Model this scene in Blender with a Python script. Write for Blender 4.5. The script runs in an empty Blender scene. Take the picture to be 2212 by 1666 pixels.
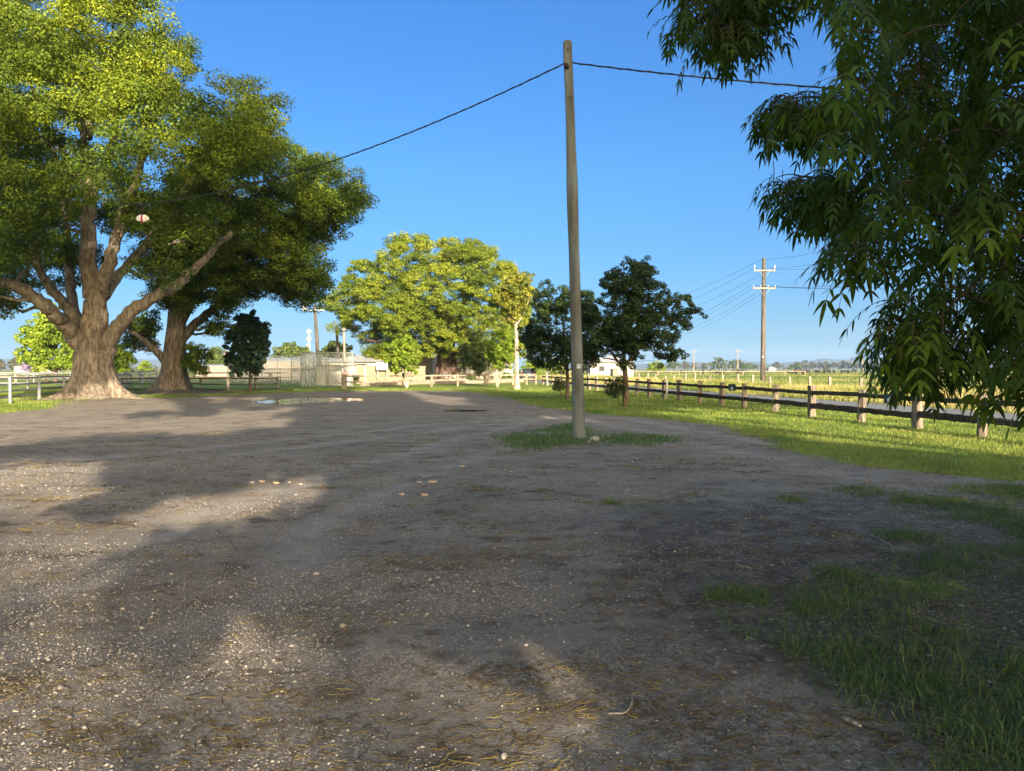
import bpy, math, random
import numpy as np
from mathutils import Vector, Matrix
R = math.radians
rng = np.random.default_rng(7); random.seed(7)
SC = bpy.context.scene; COL = SC.collection
# ------------------------------------------------------------------ camera model
F, CU, CV, HV, CH = 1600.0, 1106.0, 833.0, 797.0, 1.65
PIT = math.atan((CV - HV) / F)
def ray(u, v):
    a = (u - CU) / F; b = (CV - v) / F
    return np.array([a, math.cos(PIT) + b * math.sin(PIT), -math.sin(PIT) + b * math.cos(PIT)])
def P(u, v, Y):
    d = ray(u, v); t = Y / d[1]
    return np.array([d[0] * t, Y, CH + d[2] * t])
def G(u, v):
    d = ray(u, v); t = -CH / d[2]
    return np.array([d[0] * t, d[1] * t, 0.0])
cam = bpy.data.cameras.new('camera'); co = bpy.data.objects.new('camera', cam); COL.objects.link(co)
cam.sensor_width = 36; cam.lens = 36 * F / 2212; cam.clip_start = .05; cam.clip_end = 20000
co.location = (0, 0, CH); co.rotation_euler = (R(90) - PIT, 0, 0); SC.camera = co
# ------------------------------------------------------------------ light
EL, TH = 16.5, 19.0                         # sun height, travel direction left of forward
SD = np.array([-math.sin(R(TH)) * math.cos(R(EL)), math.cos(R(TH)) * math.cos(R(EL)), -math.sin(R(EL))])
sun = bpy.data.lights.new('sun', 'SUN'); so = bpy.data.objects.new('sun', sun); COL.objects.link(so)
sun.energy = 4.6; sun.angle = R(.55); sun.color = (1, .86, .66)
so.rotation_euler = Vector(SD).to_track_quat('-Z', 'Y').to_euler(); so.location = (0, 0, 60)
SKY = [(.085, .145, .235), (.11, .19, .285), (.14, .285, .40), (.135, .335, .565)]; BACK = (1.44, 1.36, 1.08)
W = bpy.data.worlds.new('World'); SC.world = W; W.use_nodes = True
nt = W.node_tree; bg = nt.nodes['Background']; sky = nt.nodes.new('ShaderNodeTexSky')
sky.sky_type = 'NISHITA'; sky.sun_disc = False; sky.sun_elevation = R(EL); sky.sun_rotation = R(180 - TH)
sky.altitude = 0; sky.air_density = 1.0; sky.dust_density = .0; sky.ozone_density = 3.0
# blue ahead of the camera; elsewhere hazier, brightened and warmed to lift the shade
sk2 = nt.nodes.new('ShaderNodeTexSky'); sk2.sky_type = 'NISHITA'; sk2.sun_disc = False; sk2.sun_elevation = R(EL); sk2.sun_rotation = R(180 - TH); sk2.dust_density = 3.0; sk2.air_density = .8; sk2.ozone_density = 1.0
def wn(ty, **k):
    x = nt.nodes.new('ShaderNode' + ty)
    for a, b in k.items(): setattr(x, a, b)
    return x
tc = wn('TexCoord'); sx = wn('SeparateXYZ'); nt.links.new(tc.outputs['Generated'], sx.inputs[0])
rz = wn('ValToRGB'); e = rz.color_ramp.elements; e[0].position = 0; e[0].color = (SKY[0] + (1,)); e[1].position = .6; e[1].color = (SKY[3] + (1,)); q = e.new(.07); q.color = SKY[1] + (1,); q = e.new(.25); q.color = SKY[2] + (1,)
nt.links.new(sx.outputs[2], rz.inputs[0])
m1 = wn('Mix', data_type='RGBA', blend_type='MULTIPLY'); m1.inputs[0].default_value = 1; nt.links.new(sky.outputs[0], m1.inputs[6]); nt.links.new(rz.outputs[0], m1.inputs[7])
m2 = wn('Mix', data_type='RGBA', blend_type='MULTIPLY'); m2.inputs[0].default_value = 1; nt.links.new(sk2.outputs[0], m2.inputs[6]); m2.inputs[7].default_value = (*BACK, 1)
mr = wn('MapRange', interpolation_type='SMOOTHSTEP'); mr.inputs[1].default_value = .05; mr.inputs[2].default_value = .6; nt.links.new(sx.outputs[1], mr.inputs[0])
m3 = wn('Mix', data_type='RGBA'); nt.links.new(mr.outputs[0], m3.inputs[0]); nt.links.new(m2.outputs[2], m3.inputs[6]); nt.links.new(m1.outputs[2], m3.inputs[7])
cm = wn('Mapping'); cm.inputs['Scale'].default_value = (2.2, 2.2, 26); nt.links.new(tc.outputs['Generated'], cm.inputs[0]); cn = wn('TexNoise'); cn.inputs['Scale'].default_value = 1.6; cn.inputs['Detail'].default_value = 6; cn.inputs['Roughness'].default_value = .62; nt.links.new(cm.outputs[0], cn.inputs['Vector'])
cr = wn('MapRange', interpolation_type='SMOOTHSTEP'); cr.inputs[1].default_value = .5; cr.inputs[2].default_value = .78; cr.inputs[4].default_value = .30; nt.links.new(cn.outputs[0], cr.inputs[0])
ce = wn('MapRange', interpolation_type='SMOOTHSTEP'); ce.inputs[1].default_value = .16; ce.inputs[2].default_value = .03; nt.links.new(sx.outputs[2], ce.inputs[0])
cx_ = wn('Math', operation='MULTIPLY'); nt.links.new(cr.outputs[0], cx_.inputs[0]); nt.links.new(ce.outputs[0], cx_.inputs[1])
m4 = wn('Mix', data_type='RGBA'); nt.links.new(cx_.outputs[0], m4.inputs[0]); nt.links.new(m3.outputs[2], m4.inputs[6]); m4.inputs[7].default_value = (1.35, 1.55, 1.85, 1)
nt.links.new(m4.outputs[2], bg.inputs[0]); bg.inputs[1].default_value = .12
vs = SC.view_settings; vs.view_transform = 'Standard'; vs.look = 'None'; vs.exposure = 1.86; vs.gamma = 1
try:
    SC.cycles.max_bounces = 8; SC.cycles.transparent_max_bounces = 24; SC.cycles.volume_bounces = 0
    SC.cycles.diffuse_bounces = 3; SC.cycles.sample_clamp_indirect = 4
except Exception: pass
# ------------------------------------------------------------------ noise
def _h(ix, iy, s):
    n = (ix.astype(np.int64) * 374761393 + iy.astype(np.int64) * 668265263 + s * 974634777) & 0xffffffff
    n = ((n ^ (n >> 13)) * 1274126177) & 0xffffffff
    return ((n ^ (n >> 16)) & 0xffff) / 65535.0
def vn(x, y, s=0):
    x = np.asarray(x, float); y = np.asarray(y, float)
    ix = np.floor(x); iy = np.floor(y); fx = x - ix; fy = y - iy
    fx = fx * fx * (3 - 2 * fx); fy = fy * fy * (3 - 2 * fy)
    a = _h(ix, iy, s); b = _h(ix + 1, iy, s); c = _h(ix, iy + 1, s); d = _h(ix + 1, iy + 1, s)
    return (a * (1 - fx) + b * fx) * (1 - fy) + (c * (1 - fx) + d * fx) * fy
def fbm(x, y, s=0, o=3):
    r = 0; a = .5; t = 0
    for k in range(o): r = r + a * vn(x * 2 ** k, y * 2 ** k, s + k); t += a; a *= .5
    return r / t - .5
def inpoly(x, y, poly):
    x = np.asarray(x, float); y = np.asarray(y, float); r = np.zeros(x.shape, bool); n = len(poly)
    for i in range(n):
        x1, y1 = poly[i][:2]; x2, y2 = poly[(i + 1) % n][:2]
        if y1 == y2: continue
        c = ((y1 > y) != (y2 > y)) & (x < (x2 - x1) * (y - y1) / (y2 - y1) + x1)
        r ^= c
    return r
def soft(x, y, poly, blur=.3, amp=.5, fr=1.0, seed=3):
    jx = x + amp * 2 * fbm(x * fr, y * fr, seed); jy = y + amp * 2 * fbm(x * fr, y * fr, seed + 50)
    r = 0
    for k in range(8):
        a = k * 2.4; q = blur * math.sqrt((k + .5) / 8)
        r = r + inpoly(jx + q * math.cos(a), jy + q * math.sin(a), poly)
    return r / 8.0
def gp(*pts): return [tuple(G(u, v)[:2]) for u, v in pts]
# ------------------------------------------------------------------ objects & tags
def tag(o, label=None, cat=None, group=None, kind=None):
    if label: o['label'] = label
    if cat: o['category'] = cat
    if group: o['group'] = group
    if kind: o['kind'] = kind
    return o
def thing(name, label, cat, loc=(0, 0, 0), rz=0, group=None):
    o = bpy.data.objects.new(name, None); COL.objects.link(o); o.empty_display_size = .2
    o.location = loc; o.rotation_euler = (0, 0, rz)
    return tag(o, label, cat, group)
class MB:
    def __init__(s): s.v = []; s.f = []; s.n = 0; s.a = []; s.sm = []
    def add(s, V, Fc, a=0.5, smooth=False):
        V = np.asarray(V, float); s.v.append(V); s.a.append(np.full(len(V), a) if np.isscalar(a) else np.asarray(a, float))
        s.f += [tuple(int(i) + s.n for i in f) for f in Fc]; s.sm += [smooth] * len(Fc); s.n += len(V)
    def box(s, c, d, rz=0, a=.5, bev=0, tilt=None):
        x, y, z = [q / 2 for q in d]
        if bev:
            V = []; 
            for sz in (-1, 1):
                for zz, k in ((z, bev), (z - bev, 0)) if sz > 0 else ((z, bev), (z - bev, 0)):
                    pass
        V = np.array([(i * x, j * y, k * z) for k in (-1, 1) for j in (-1, 1) for i in (-1, 1)])
        if tilt is not None: V = V @ np.array(tilt.to_3x3()).T
        c_, s_ = math.cos(rz), math.sin(rz)
        V = np.stack([V[:, 0] * c_ - V[:, 1] * s_, V[:, 0] * s_ + V[:, 1] * c_, V[:, 2]], 1) + np.array(c)
        s.add(V, [(0, 2, 3, 1), (4, 5, 7, 6), (0, 1, 5, 4), (2, 6, 7, 3), (0, 4, 6, 2), (1, 3, 7, 5)], a)
    def tube(s, pts, rad, n=8, a=.5, cap=True, ridge=None, smooth=True):
        pts = np.asarray(pts, float); m = len(pts); rad = np.full(m, rad) if np.isscalar(rad) else np.asarray(rad, float)
        T = np.gradient(pts, axis=0); T /= np.linalg.norm(T, axis=1)[:, None] + 1e-9
        up = np.array([0, 0, 1.]) if abs(T[0][2]) < .9 else np.array([1., 0, 0])
        N = np.cross(T[0], up); N /= np.linalg.norm(N) + 1e-9; V = []; th = np.arange(n) * 2 * math.pi / n
        for i in range(m):
            N = N - T[i] * np.dot(N, T[i]); N /= np.linalg.norm(N) + 1e-9; B = np.cross(T[i], N)
            r = rad[i] * (1 + (ridge(i / (m - 1), th) if ridge else 0)) * np.ones(n)
            V.append(pts[i] + r[:, None] * (np.cos(th)[:, None] * N + np.sin(th)[:, None] * B))
        V = np.concatenate(V); Fc = []
        for i in range(m - 1):
            for j in range(n):
                k = (j + 1) % n; Fc.append((i * n + j, i * n + k, (i + 1) * n + k, (i + 1) * n + j))
        if cap: Fc.append(tuple(range(n))[::-1]); Fc.append(tuple((m - 1) * n + j for j in range(n)))
        s.add(V, Fc, a, smooth)
    def build(s, name, mat, parent=None, off=(0, 0, 0)):
        V = np.concatenate(s.v) - np.array(off); me = bpy.data.meshes.new(name); me.from_pydata(V.tolist(), [], s.f)
        me.polygons.foreach_set('use_smooth', s.sm)
        at = me.attributes.new('tint', 'FLOAT', 'POINT'); at.data.foreach_set('value', np.concatenate(s.a).astype(np.float32))
        me.materials.append(mat); me.update()
        o = bpy.data.objects.new(name, me); COL.objects.link(o)
        if parent: o.parent = parent
        return o
def npmesh(name, V, Fc, mat, parent=None, attrs=None, smooth=False, off=(0, 0, 0)):
    V = (np.asarray(V, np.float32) - np.array(off, np.float32)); Fc = np.asarray(Fc, np.int32); k = Fc.shape[1]; nf = len(Fc)
    me = bpy.data.meshes.new(name); me.vertices.add(len(V)); me.vertices.foreach_set('co', V.ravel())
    me.loops.add(nf * k); me.loops.foreach_set('vertex_index', Fc.ravel())
    me.polygons.add(nf); me.polygons.foreach_set('loop_start', np.arange(nf, dtype=np.int32) * k)
    me.polygons.foreach_set('loop_total', np.full(nf, k, np.int32))
    if smooth: me.polygons.foreach_set('use_smooth', np.ones(nf, bool))
    for a, val in (attrs or {}).items():
        at = me.attributes.new(a, 'FLOAT', 'POINT'); at.data.foreach_set('value', np.asarray(val, np.float32))
    me.materials.append(mat); me.update(calc_edges=True); me.validate()
    o = bpy.data.objects.new(name, me); COL.objects.link(o)
    if parent: o.parent = parent
    return o
def copy_tree(o, parent=None):
    c = o.copy(); COL.objects.link(c); c.parent = parent
    for ch in [x for x in bpy.data.objects if x.parent == o]: copy_tree(ch, c)
    return c
# ------------------------------------------------------------------ materials
class NT:
    def __init__(s, name):
        s.m = bpy.data.materials.new(name); s.m.use_nodes = True; s.t = s.m.node_tree; s.b = s.t.nodes['Principled BSDF']
        s.out = s.t.nodes['Material Output']; s.pos = None
    def n(s, ty, **k):
        x = s.t.nodes.new('ShaderNode' + ty)
        for a, b in k.items(): setattr(x, a, b)
        return x
    def l(s, a, b): s.t.links.new(a, b)
    def P(s):
        if s.pos is None: s.pos = s.n('NewGeometry').outputs['Position']
        return s.pos
    def vec(s, sc=(1, 1, 1), obj=False):
        m = s.n('Mapping'); m.inputs['Scale'].default_value = sc
        s.l(s.n('TexCoord').outputs['Object'] if obj else s.P(), m.inputs[0]); return m.outputs[0]
    def noise(s, scale, det=3, sc=None, rough=.55, obj=False):
        x = s.n('TexNoise'); x.inputs['Scale'].default_value = scale; x.inputs['Detail'].default_value = det; x.inputs['Roughness'].default_value = rough
        s.l(s.vec(sc or (1, 1, 1), obj), x.inputs['Vector']); return x.outputs[0]
    def ramp(s, fac, stops):
        x = s.n('ValToRGB'); e = x.color_ramp.elements
        while len(e) < len(stops): e.new(.5)
        for i, (p, c) in enumerate(stops):
            e[i].position = p; e[i].color = (*c, 1) if isinstance(c, tuple) else (c, c, c, 1)
        s.l(fac, x.inputs[0]); return x.outputs[0]
    def mix(s, fac, a, b, mode='MIX'):
        x = s.n('Mix', data_type='RGBA', blend_type=mode)
        for v, i in ((fac, 0), (a, 6), (b, 7)):
            if isinstance(v, (int, float)): x.inputs[i].default_value = v
            elif isinstance(v, tuple): x.inputs[i].default_value = (*v, 1)
            else: s.l(v, x.inputs[i])
        return x.outputs[2]
    def math(s, op, a, b=0.0, clamp=False):
        x = s.n('Math', operation=op); x.use_clamp = clamp
        for i, v in enumerate((a, b)):
            if isinstance(v, (int, float)): x.inputs[i].default_value = v
            else: s.l(v, x.inputs[i])
        return x.outputs[0]
    def attr(s, nm): return s.n('Attribute', attribute_name=nm).outputs['Fac']
    def bump(s, h, st=.5, d=.02):
        x = s.n('Bump'); x.inputs['Strength'].default_value = st; x.inputs['Distance'].default_value = d
        s.l(h, x.inputs['Height']); s.l(x.outputs[0], s.b.inputs['Normal'])
    def col(s, c, rough=.8, spec=.3):
        if isinstance(c, tuple): s.b.inputs['Base Color'].default_value = (*c, 1)
        else: s.l(c, s.b.inputs['Base Color'])
        s.b.inputs['Roughness'].default_value = rough; s.b.inputs['Specular IOR Level'].default_value = spec; return s.m
def m_plain(name, c1, c2=None, scale=8, rough=.7, sc=None, bump=.2, metal=0, spec=.3, bd=.01):
    t = NT(name); c2 = c2 or tuple(x * .7 for x in c1)
    n = t.noise(scale, 4, sc); t.col(t.ramp(n, [(.3, c2), (.7, c1)]), rough, spec); t.b.inputs['Metallic'].default_value = metal
    if bump: t.bump(n, bump, bd)
    return t.m
def m_leaf(name, dark, mid, light, trans=.3, rough=.55, spec=.2):
    t = NT(name); tint = t.attr('tint'); c = t.ramp(tint, [(.0, dark), (.5, mid), (1., light)])
    t.col(c, rough, spec); tr = t.n('BsdfTranslucent'); t.l(t.mix(.5, c, t.mix(1., c, (1., 1., .35), 'MULTIPLY'), 'MIX'), tr.inputs[0])
    ms = t.n('MixShader'); ms.inputs[0].default_value = trans; t.l(t.b.outputs[0], ms.inputs[1]); t.l(tr.outputs[0], ms.inputs[2])
    t.l(ms.outputs[0], t.out.inputs[0]); return t.m
def m_bark(name, c1, c2, scale=9, depth=.03, stretch=.22):
    t = NT(name); n = t.noise(scale, 6, (1, 1, stretch), .7); n2 = t.noise(1.3, 3)
    c = t.mix(t.ramp(n2, [(.35, 0.), (.7, 1.)]), t.ramp(n, [(.32, tuple(x * .35 for x in c2)), (.5, c2), (.68, c1)]), t.ramp(n, [(.35, tuple(x * .5 for x in c2)), (.6, c1)]))
    t.col(c, .9, .1); t.bump(n, .9, depth); return t.m
M = {}
M['bark'] = m_bark('bark_camphor', (.24, .195, .15), (.125, .1, .074), 7, .05)
M['bark_dark'] = m_bark('bark_dark', (.16, .115, .085), (.08, .055, .04), 10, .03)
M['bark_pale'] = m_bark('bark_pale', (.45, .39, .3), (.28, .23, .17), 5, .01, .6)
M['bark_red'] = m_bark('bark_red', (.13, .09, .068), (.07, .048, .036), 4, .06)
M['leaf_camphor'] = m_leaf('leaf_camphor', (.03, .05, .006), (.08, .125, .012), (.25, .29, .018))
M['leaf_camphor_far'] = m_leaf('leaf_camphor_far', (.045, .07, .008), (.11, .155, .014), (.22, .25, .022))
M['leaf_dark'] = m_leaf('leaf_dark', (.010, .020, .007), (.022, .042, .012), (.055, .085, .02), .2)
M['leaf_column'] = m_leaf('leaf_column', (.010, .022, .012), (.02, .04, .018), (.035, .065, .025), .15)
M['leaf_bright'] = m_leaf('leaf_bright', (.08, .13, .012), (.15, .22, .02), (.26, .33, .03))
M['leaf_yellow'] = m_leaf('leaf_yellow', (.07, .10, .018), (.16, .18, .025), (.31, .27, .03))
M['leaf_pecan'] = m_leaf('leaf_pecan', (.026, .052, .009), (.062, .115, .016), (.17, .24, .025), .4, .5, .2)
M['catkin_hang'] = m_leaf('catkin_hanging', (.06, .05, .012), (.10, .09, .02), (.17, .15, .03), .2)
M['leaf_shade'] = m_leaf('leaf_shade', (.02, .04, .01), (.04, .07, .015), (.06, .10, .02), .12)
M['leaf_gum'] = m_leaf('leaf_gum', (.05, .055, .035), (.09, .095, .06), (.15, .15, .10), .15)
M['leaf_green_far'] = m_leaf('leaf_green_far', (.035, .055, .015), (.07, .10, .025), (.13, .16, .04), .2)
M['leaf_jac'] = m_leaf('leaf_jacaranda', (.15, .11, .2), (.25, .19, .32), (.35, .28, .42), .2)
M['rail_dark'] = m_bark('rail_dark', (.10, .08, .065), (.05, .038, .03), 14, .012, .5)
M['post_wood'] = m_bark('post_wood', (.25, .205, .155), (.145, .115, .088), 13, .015, .18)
M['wood_pale'] = m_bark('wood_pale', (.33, .275, .21), (.2, .16, .12), 12, .01, .2)
M['wood_grey'] = m_bark('wood_grey', (.30, .26, .22), (.17, .14, .11), 12, .01, .2)
M['pole_grey'] = None
def mk_pole():
    t = NT('pole_timber'); n = t.noise(6, 6, (1, 1, .06), .65); n2 = t.noise(.8, 3); g = t.n('SeparateXYZ'); t.l(t.P(), g.inputs[0])
    c = t.mix(t.ramp(n2, [(.35, 0.), (.65, 1.)]), t.ramp(n, [(.3, (.075, .085, .078)), (.65, (.22, .24, .215))]), t.ramp(n, [(.35, (.06, .055, .045)), (.65, (.185, .165, .125))]))
    st = t.noise(30, 3, (1, 1, .02)); c = t.mix(t.ramp(st, [(.66, 0.), (.7, .75)]), c, (.03, .025, .02))
    t.col(c, .85, .15); t.bump(n, .5, .01); return t.m
M['pole'] = mk_pole()
M['utility'] = m_bark('utility_timber', (.125, .112, .098), (.075, .064, .054), 6, .01, .08)
M['white_paint'] = m_plain('white_paint', (.6, .58, .5), (.42, .40, .34), 3)
M['rail_silver'] = m_plain('rail_silver', (.25, .26, .27), (.15, .16, .17), 5, .6, None, .1, .1)
M['galv'] = m_plain('galvanised', (.30, .305, .28), (.2, .205, .19), 10, .6, None, .05, .1)
M['black'] = m_plain('black_rubber', (.012, .013, .016), (.008, .008, .01), 20, .5)
M['rust'] = m_plain('rusty_iron', (.05, .03, .02), (.02, .012, .01), 20, .7)
M['tan_wall'] = m_plain('tan_wall', (.21, .18, .15), (.17, .145, .12), 1.5)
M['stone_pale'] = m_plain('stone_pale', (.36, .33, .28), (.24, .21, .17), 60, .8)
M['red_paint'] = m_plain('red_paint', (.45, .09, .06), (.3, .06, .045), 6)
M['cream'] = m_plain('cream_wall', (.28, .235, .17), (.21, .17, .12), 1.2)
M['house_white'] = m_plain('house_white', (.29, .27, .225), (.24, .22, .18), 2)
M['roof_grey'] = m_plain('roof_grey', (.28, .29, .3), (.2, .21, .22), 2, .5)
M['roof_red'] = m_plain('roof_red', (.35, .13, .08), (.25, .09, .06), 2, .5)
M['sign_blue'] = m_plain('sign_navy', (.010, .035, .07), (.008, .028, .055), 20, .35, None, 0)
M['sign_white'] = m_plain('sign_white', (.6, .62, .6), (.5, .52, .5), 40, .4, None, 0)
M['sign_teal'] = m_plain('paint_teal', (.06, .22, .18), (.04, .13, .11), 60, .7)
M['plastic_grey'] = m_plain('box_grey', (.5, .46, .4), (.4, .36, .31), 10, .5)
M['glass'] = m_plain('dark_glass', (.02, .025, .03), (.015, .02, .025), 3, .05, None, 0, 0, .6)
M['car_paint'] = m_plain('car_paint', (.012, .014, .02), (.01, .012, .017), 3, .2, None, 0, 0, .6)
M['car_light'] = m_plain('lamp_red', (.3, .02, .02), (.25, .015, .015), 3, .2, None, 0)
M['cow'] = m_plain('cow_hide', (.012, .010, .010), (.006, .005, .005), 10, .6)
M['cow_brown'] = m_plain('cow_hide_brown', (.07, .035, .02), (.05, .025, .015), 10, .6)
M['stick'] = m_bark('stick_bleached', (.42, .37, .31), (.22, .18, .14), 30, .002, .5)
M['barkchip'] = m_plain('bark_chip', (.5, .4, .27), (.33, .25, .16), 30)
def m_corr(name, c, w=40.0, axis=0, d=.02):
    t = NT(name); wv = t.n('TexWave'); wv.bands_direction = 'X' if axis == 0 else 'Y'; wv.inputs['Scale'].default_value = w / 6.283 * 1.0
    t.l(t.P(), wv.inputs[0]); n = t.noise(2, 3); t.col(t.mix(.5, t.ramp(n, [(.3, tuple(x * .8 for x in c)), (.7, c)]), t.ramp(wv.outputs[1], [(.0, tuple(x * .6 for x in c)), (.5, c)])), .55, .3)
    t.bump(wv.outputs[1], .8, d); return t.m
M['corr_white'] = m_corr('corrugated_white', (.42, .40, .34), 30)
M['corr_grey'] = m_corr('corrugated_grey', (.27, .26, .24), 24)
def m_block():
    t = NT('block_wall'); b = t.n('TexBrick'); b.inputs['Scale'].default_value = 1.; b.inputs['Brick Width'].default_value = .8; b.inputs['Row Height'].default_value = .3
    b.inputs['Mortar Size'].default_value = .012
    sx = t.n('SeparateXYZ'); t.l(t.P(), sx.inputs[0]); cx = t.n('CombineXYZ'); t.l(sx.outputs[0], cx.inputs[0]); t.l(sx.outputs[2], cx.inputs[1]); t.l(cx.outputs[0], b.inputs[0])
    b.inputs['Color1'].default_value = (.24, .19, .125, 1); b.inputs['Color2'].default_value = (.2, .155, .1, 1); b.inputs['Mortar'].default_value = (.35, .27, .18, 1)
    return t.col(b.outputs[0], .9)
M['block'] = m_block()
def m_mesh():
    t = NT('chain_link'); t.col((.26, .28, .26), .6); tp = t.n('BsdfTransparent'); ms = t.n('MixShader')
    n = t.noise(1.5, 2); t.l(t.ramp(n, [(.2, .30), (.8, .42)]), ms.inputs[0]); t.l(tp.outputs[0], ms.inputs[1]); t.l(t.b.outputs[0], ms.inputs[2]); t.l(ms.outputs[0], t.out.inputs[0]); return t.m
M['mesh'] = m_mesh()
def m_ground():
    t = NT('ground_surface'); P_ = t.P()
    vo = t.n('TexVoronoi'); vo.inputs['Scale'].default_value = 95; t.l(P_, vo.inputs['Vector'])
    vo2 = t.n('TexVoronoi'); vo2.inputs['Scale'].default_value = 38; t.l(P_, vo2.inputs['Vector'])
    sep = t.n('SeparateColor'); t.l(vo.outputs['Color'], sep.inputs[0]); sep2 = t.n('SeparateColor'); t.l(vo2.outputs['Color'], sep2.inputs[0])
    st = t.ramp(sep.outputs[0], [(0., (.11, .095, .08)), (.3, (.235, .20, .165)), (.62, (.33, .28, .225)), (.85, (.46, .39, .30)), (1., (.55, .5, .42))])
    st2 = t.ramp(sep2.outputs[1], [(0., (.13, .115, .105)), (.6, (.28, .25, .215)), (1., (.5, .45, .37))])
    stones = t.mix(t.ramp(sep2.outputs[0], [(.7, 0.), (.74, .8)]), st, st2)
    big = t.noise(.55, 5); big2 = t.noise(2.0, 4, (.8, 1.1, 1))
    fine = t.ramp(t.noise(60, 2), [(.3, (.22, .188, .152)), (.7, (.33, .285, .23))])
    g = t.mix(t.ramp(big, [(.42, .15), (.6, 1.)]), stones, fine)
    g = t.mix(t.ramp(big, [(.3, .0), (.5, .45)]), t.mix(1., g, (.62, .59, .56), 'MULTIPLY'), g)
    g = t.mix(t.ramp(big2, [(.56, 0.), (.68, .8)]), g, (.085, .062, .04))
    big3 = t.noise(6., 4, (.75, 1.1, 1), .7); g = t.mix(t.ramp(big3, [(.57, 0.), (.66, .8)]), g, (.11, .075, .035)); g = t.mix(t.ramp(t.noise(.9, 4, (.9, 1., 1), .7), [(.4, .5), (.62, 0.)]), g, t.mix(1., g, (.5, .48, .47), 'MULTIPLY'))
    g = t.mix(t.math('MULTIPLY', t.attr('track'), t.ramp(t.noise(1.7, 3), [(.35, .15), (.6, .75)])), g, t.ramp(t.noise(70, 2), [(.3, (.23, .205, .175)), (.7, (.33, .30, .26))]))
    soilc = t.ramp(t.noise(14, 5), [(.3, (.035, .027, .021)), (.5, (.075, .06, .047)), (.75, (.16, .13, .10))])
    soilc = t.mix(t.ramp(sep2.outputs[2], [(.88, 0.), (.92, .55)]), soilc, st2)
    sf = t.math('ADD', t.attr('soil'), t.math('MULTIPLY', t.math('SUBTRACT', t.noise(3.5, 5), .5), 1.6)); sf = t.ramp(sf, [(.36, 0.), (.85, .92)])
    g = t.mix(sf, g, soilc)
    ln = t.noise(9, 4); lb = t.noise(.5, 4)
    lawn = t.mix(t.ramp(lb, [(.35, 0.), (.7, 1.)]), t.ramp(ln, [(.3, (.055, .085, .012)), (.6, (.12, .19, .02)), (.8, (.2, .26, .035))]),
                 t.ramp(ln, [(.3, (.09, .10, .02)), (.6, (.21, .23, .04)), (.85, (.3, .28, .08))]))
    lf = t.math('ADD', t.attr('lawn'), t.math('MULTIPLY', t.math('SUBTRACT', t.noise(6, 4), .5), .9)); lf = t.ramp(lf, [(.42, 0.), (.6, 1.)])
    c = t.mix(lf, g, lawn)
    fn = t.noise(.9, 5, (1, .35, 1)); fb = t.noise(.035, 3, (1, .4, 1))
    field = t.mix(t.ramp(fb, [(.35, 0.), (.65, 1.)]), t.ramp(fn, [(.3, (.08, .095, .022)), (.7, (.16, .175, .045))]), t.ramp(fn, [(.3, (.09, .12, .022)), (.7, (.20, .20, .055))]))
    c = t.mix(t.attr('field'), c, field)
    wet = t.attr('wet'); wf = t.ramp(t.math('ADD', wet, t.math('MULTIPLY', t.math('SUBTRACT', t.noise(2.5, 4), .5), .5)), [(.3, 0.), (.6, .72)])
    c = t.mix(wf, c, (.025, .022, .02)); t.col(c, .92, .2)
    t.l(t.ramp(wf, [(0., .93), (.7, .45)]), t.b.inputs['Roughness'])
    hgt = t.math('SUBTRACT', t.math('MULTIPLY', t.noise(25, 4), .6), t.math('MULTIPLY', vo.outputs['Distance'], .7))
    t.bump(hgt, .8, .006); return t.m
M['ground'] = m_ground()
def m_road():
    t = NT('asphalt'); n = t.noise(40, 3); b = t.noise(.4, 3); t.col(t.mix(.5, t.ramp(n, [(.3, (.08, .085, .09)), (.7, (.16, .165, .17))]), t.ramp(b, [(.3, (.095, .1, .105)), (.7, (.135, .14, .145))])), .85); return t.m
M['road'] = m_road()
def m_water():
    t = NT('puddle_water'); t.col((.012, .011, .01), .03, .6); t.bump(t.noise(3, 2), .02, .01); return t.m
M['water'] = m_water()
def m_blade(name, a, b, c): return m_leaf(name, a, b, c, .3, .5, .25)
M['blade_near'] = m_blade('grass_near', (.036, .075, .022), (.075, .145, .034), (.19, .20, .085))
M['blade_lawn'] = m_blade('grass_lawn', (.07, .11, .016), (.145, .205, .03), (.27, .29, .06))
M['blade_dry'] = m_blade('grass_dry', (.11, .15, .028), (.25, .25, .07), (.46, .35, .18))
M['blade_field'] = m_blade('grass_field', (.06, .09, .02), (.125, .155, .04), (.23, .22, .08))
t = NT('pebble'); t.col(t.ramp(t.attr('tint'), [(0., (.09, .08, .075)), (.4, (.24, .21, .18)), (.75, (.46, .41, .34)), (1., (.72, .66, .57))]), .8, .25); M['pebble'] = t.m
t = NT('catkin_fallen'); t.col(t.ramp(t.attr('tint'), [(0., (.05, .034, .018)), (.5, (.14, .10, .04)), (1., (.30, .23, .07))]), .9, .15); M['catkin'] = t.m
t = NT('litter'); t.col(t.ramp(t.attr('tint'), [(0., (.03, .02, .014)), (.5, (.10, .065, .04)), (1., (.3, .22, .14))]), .9, .15); M['litter'] = t.m
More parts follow.
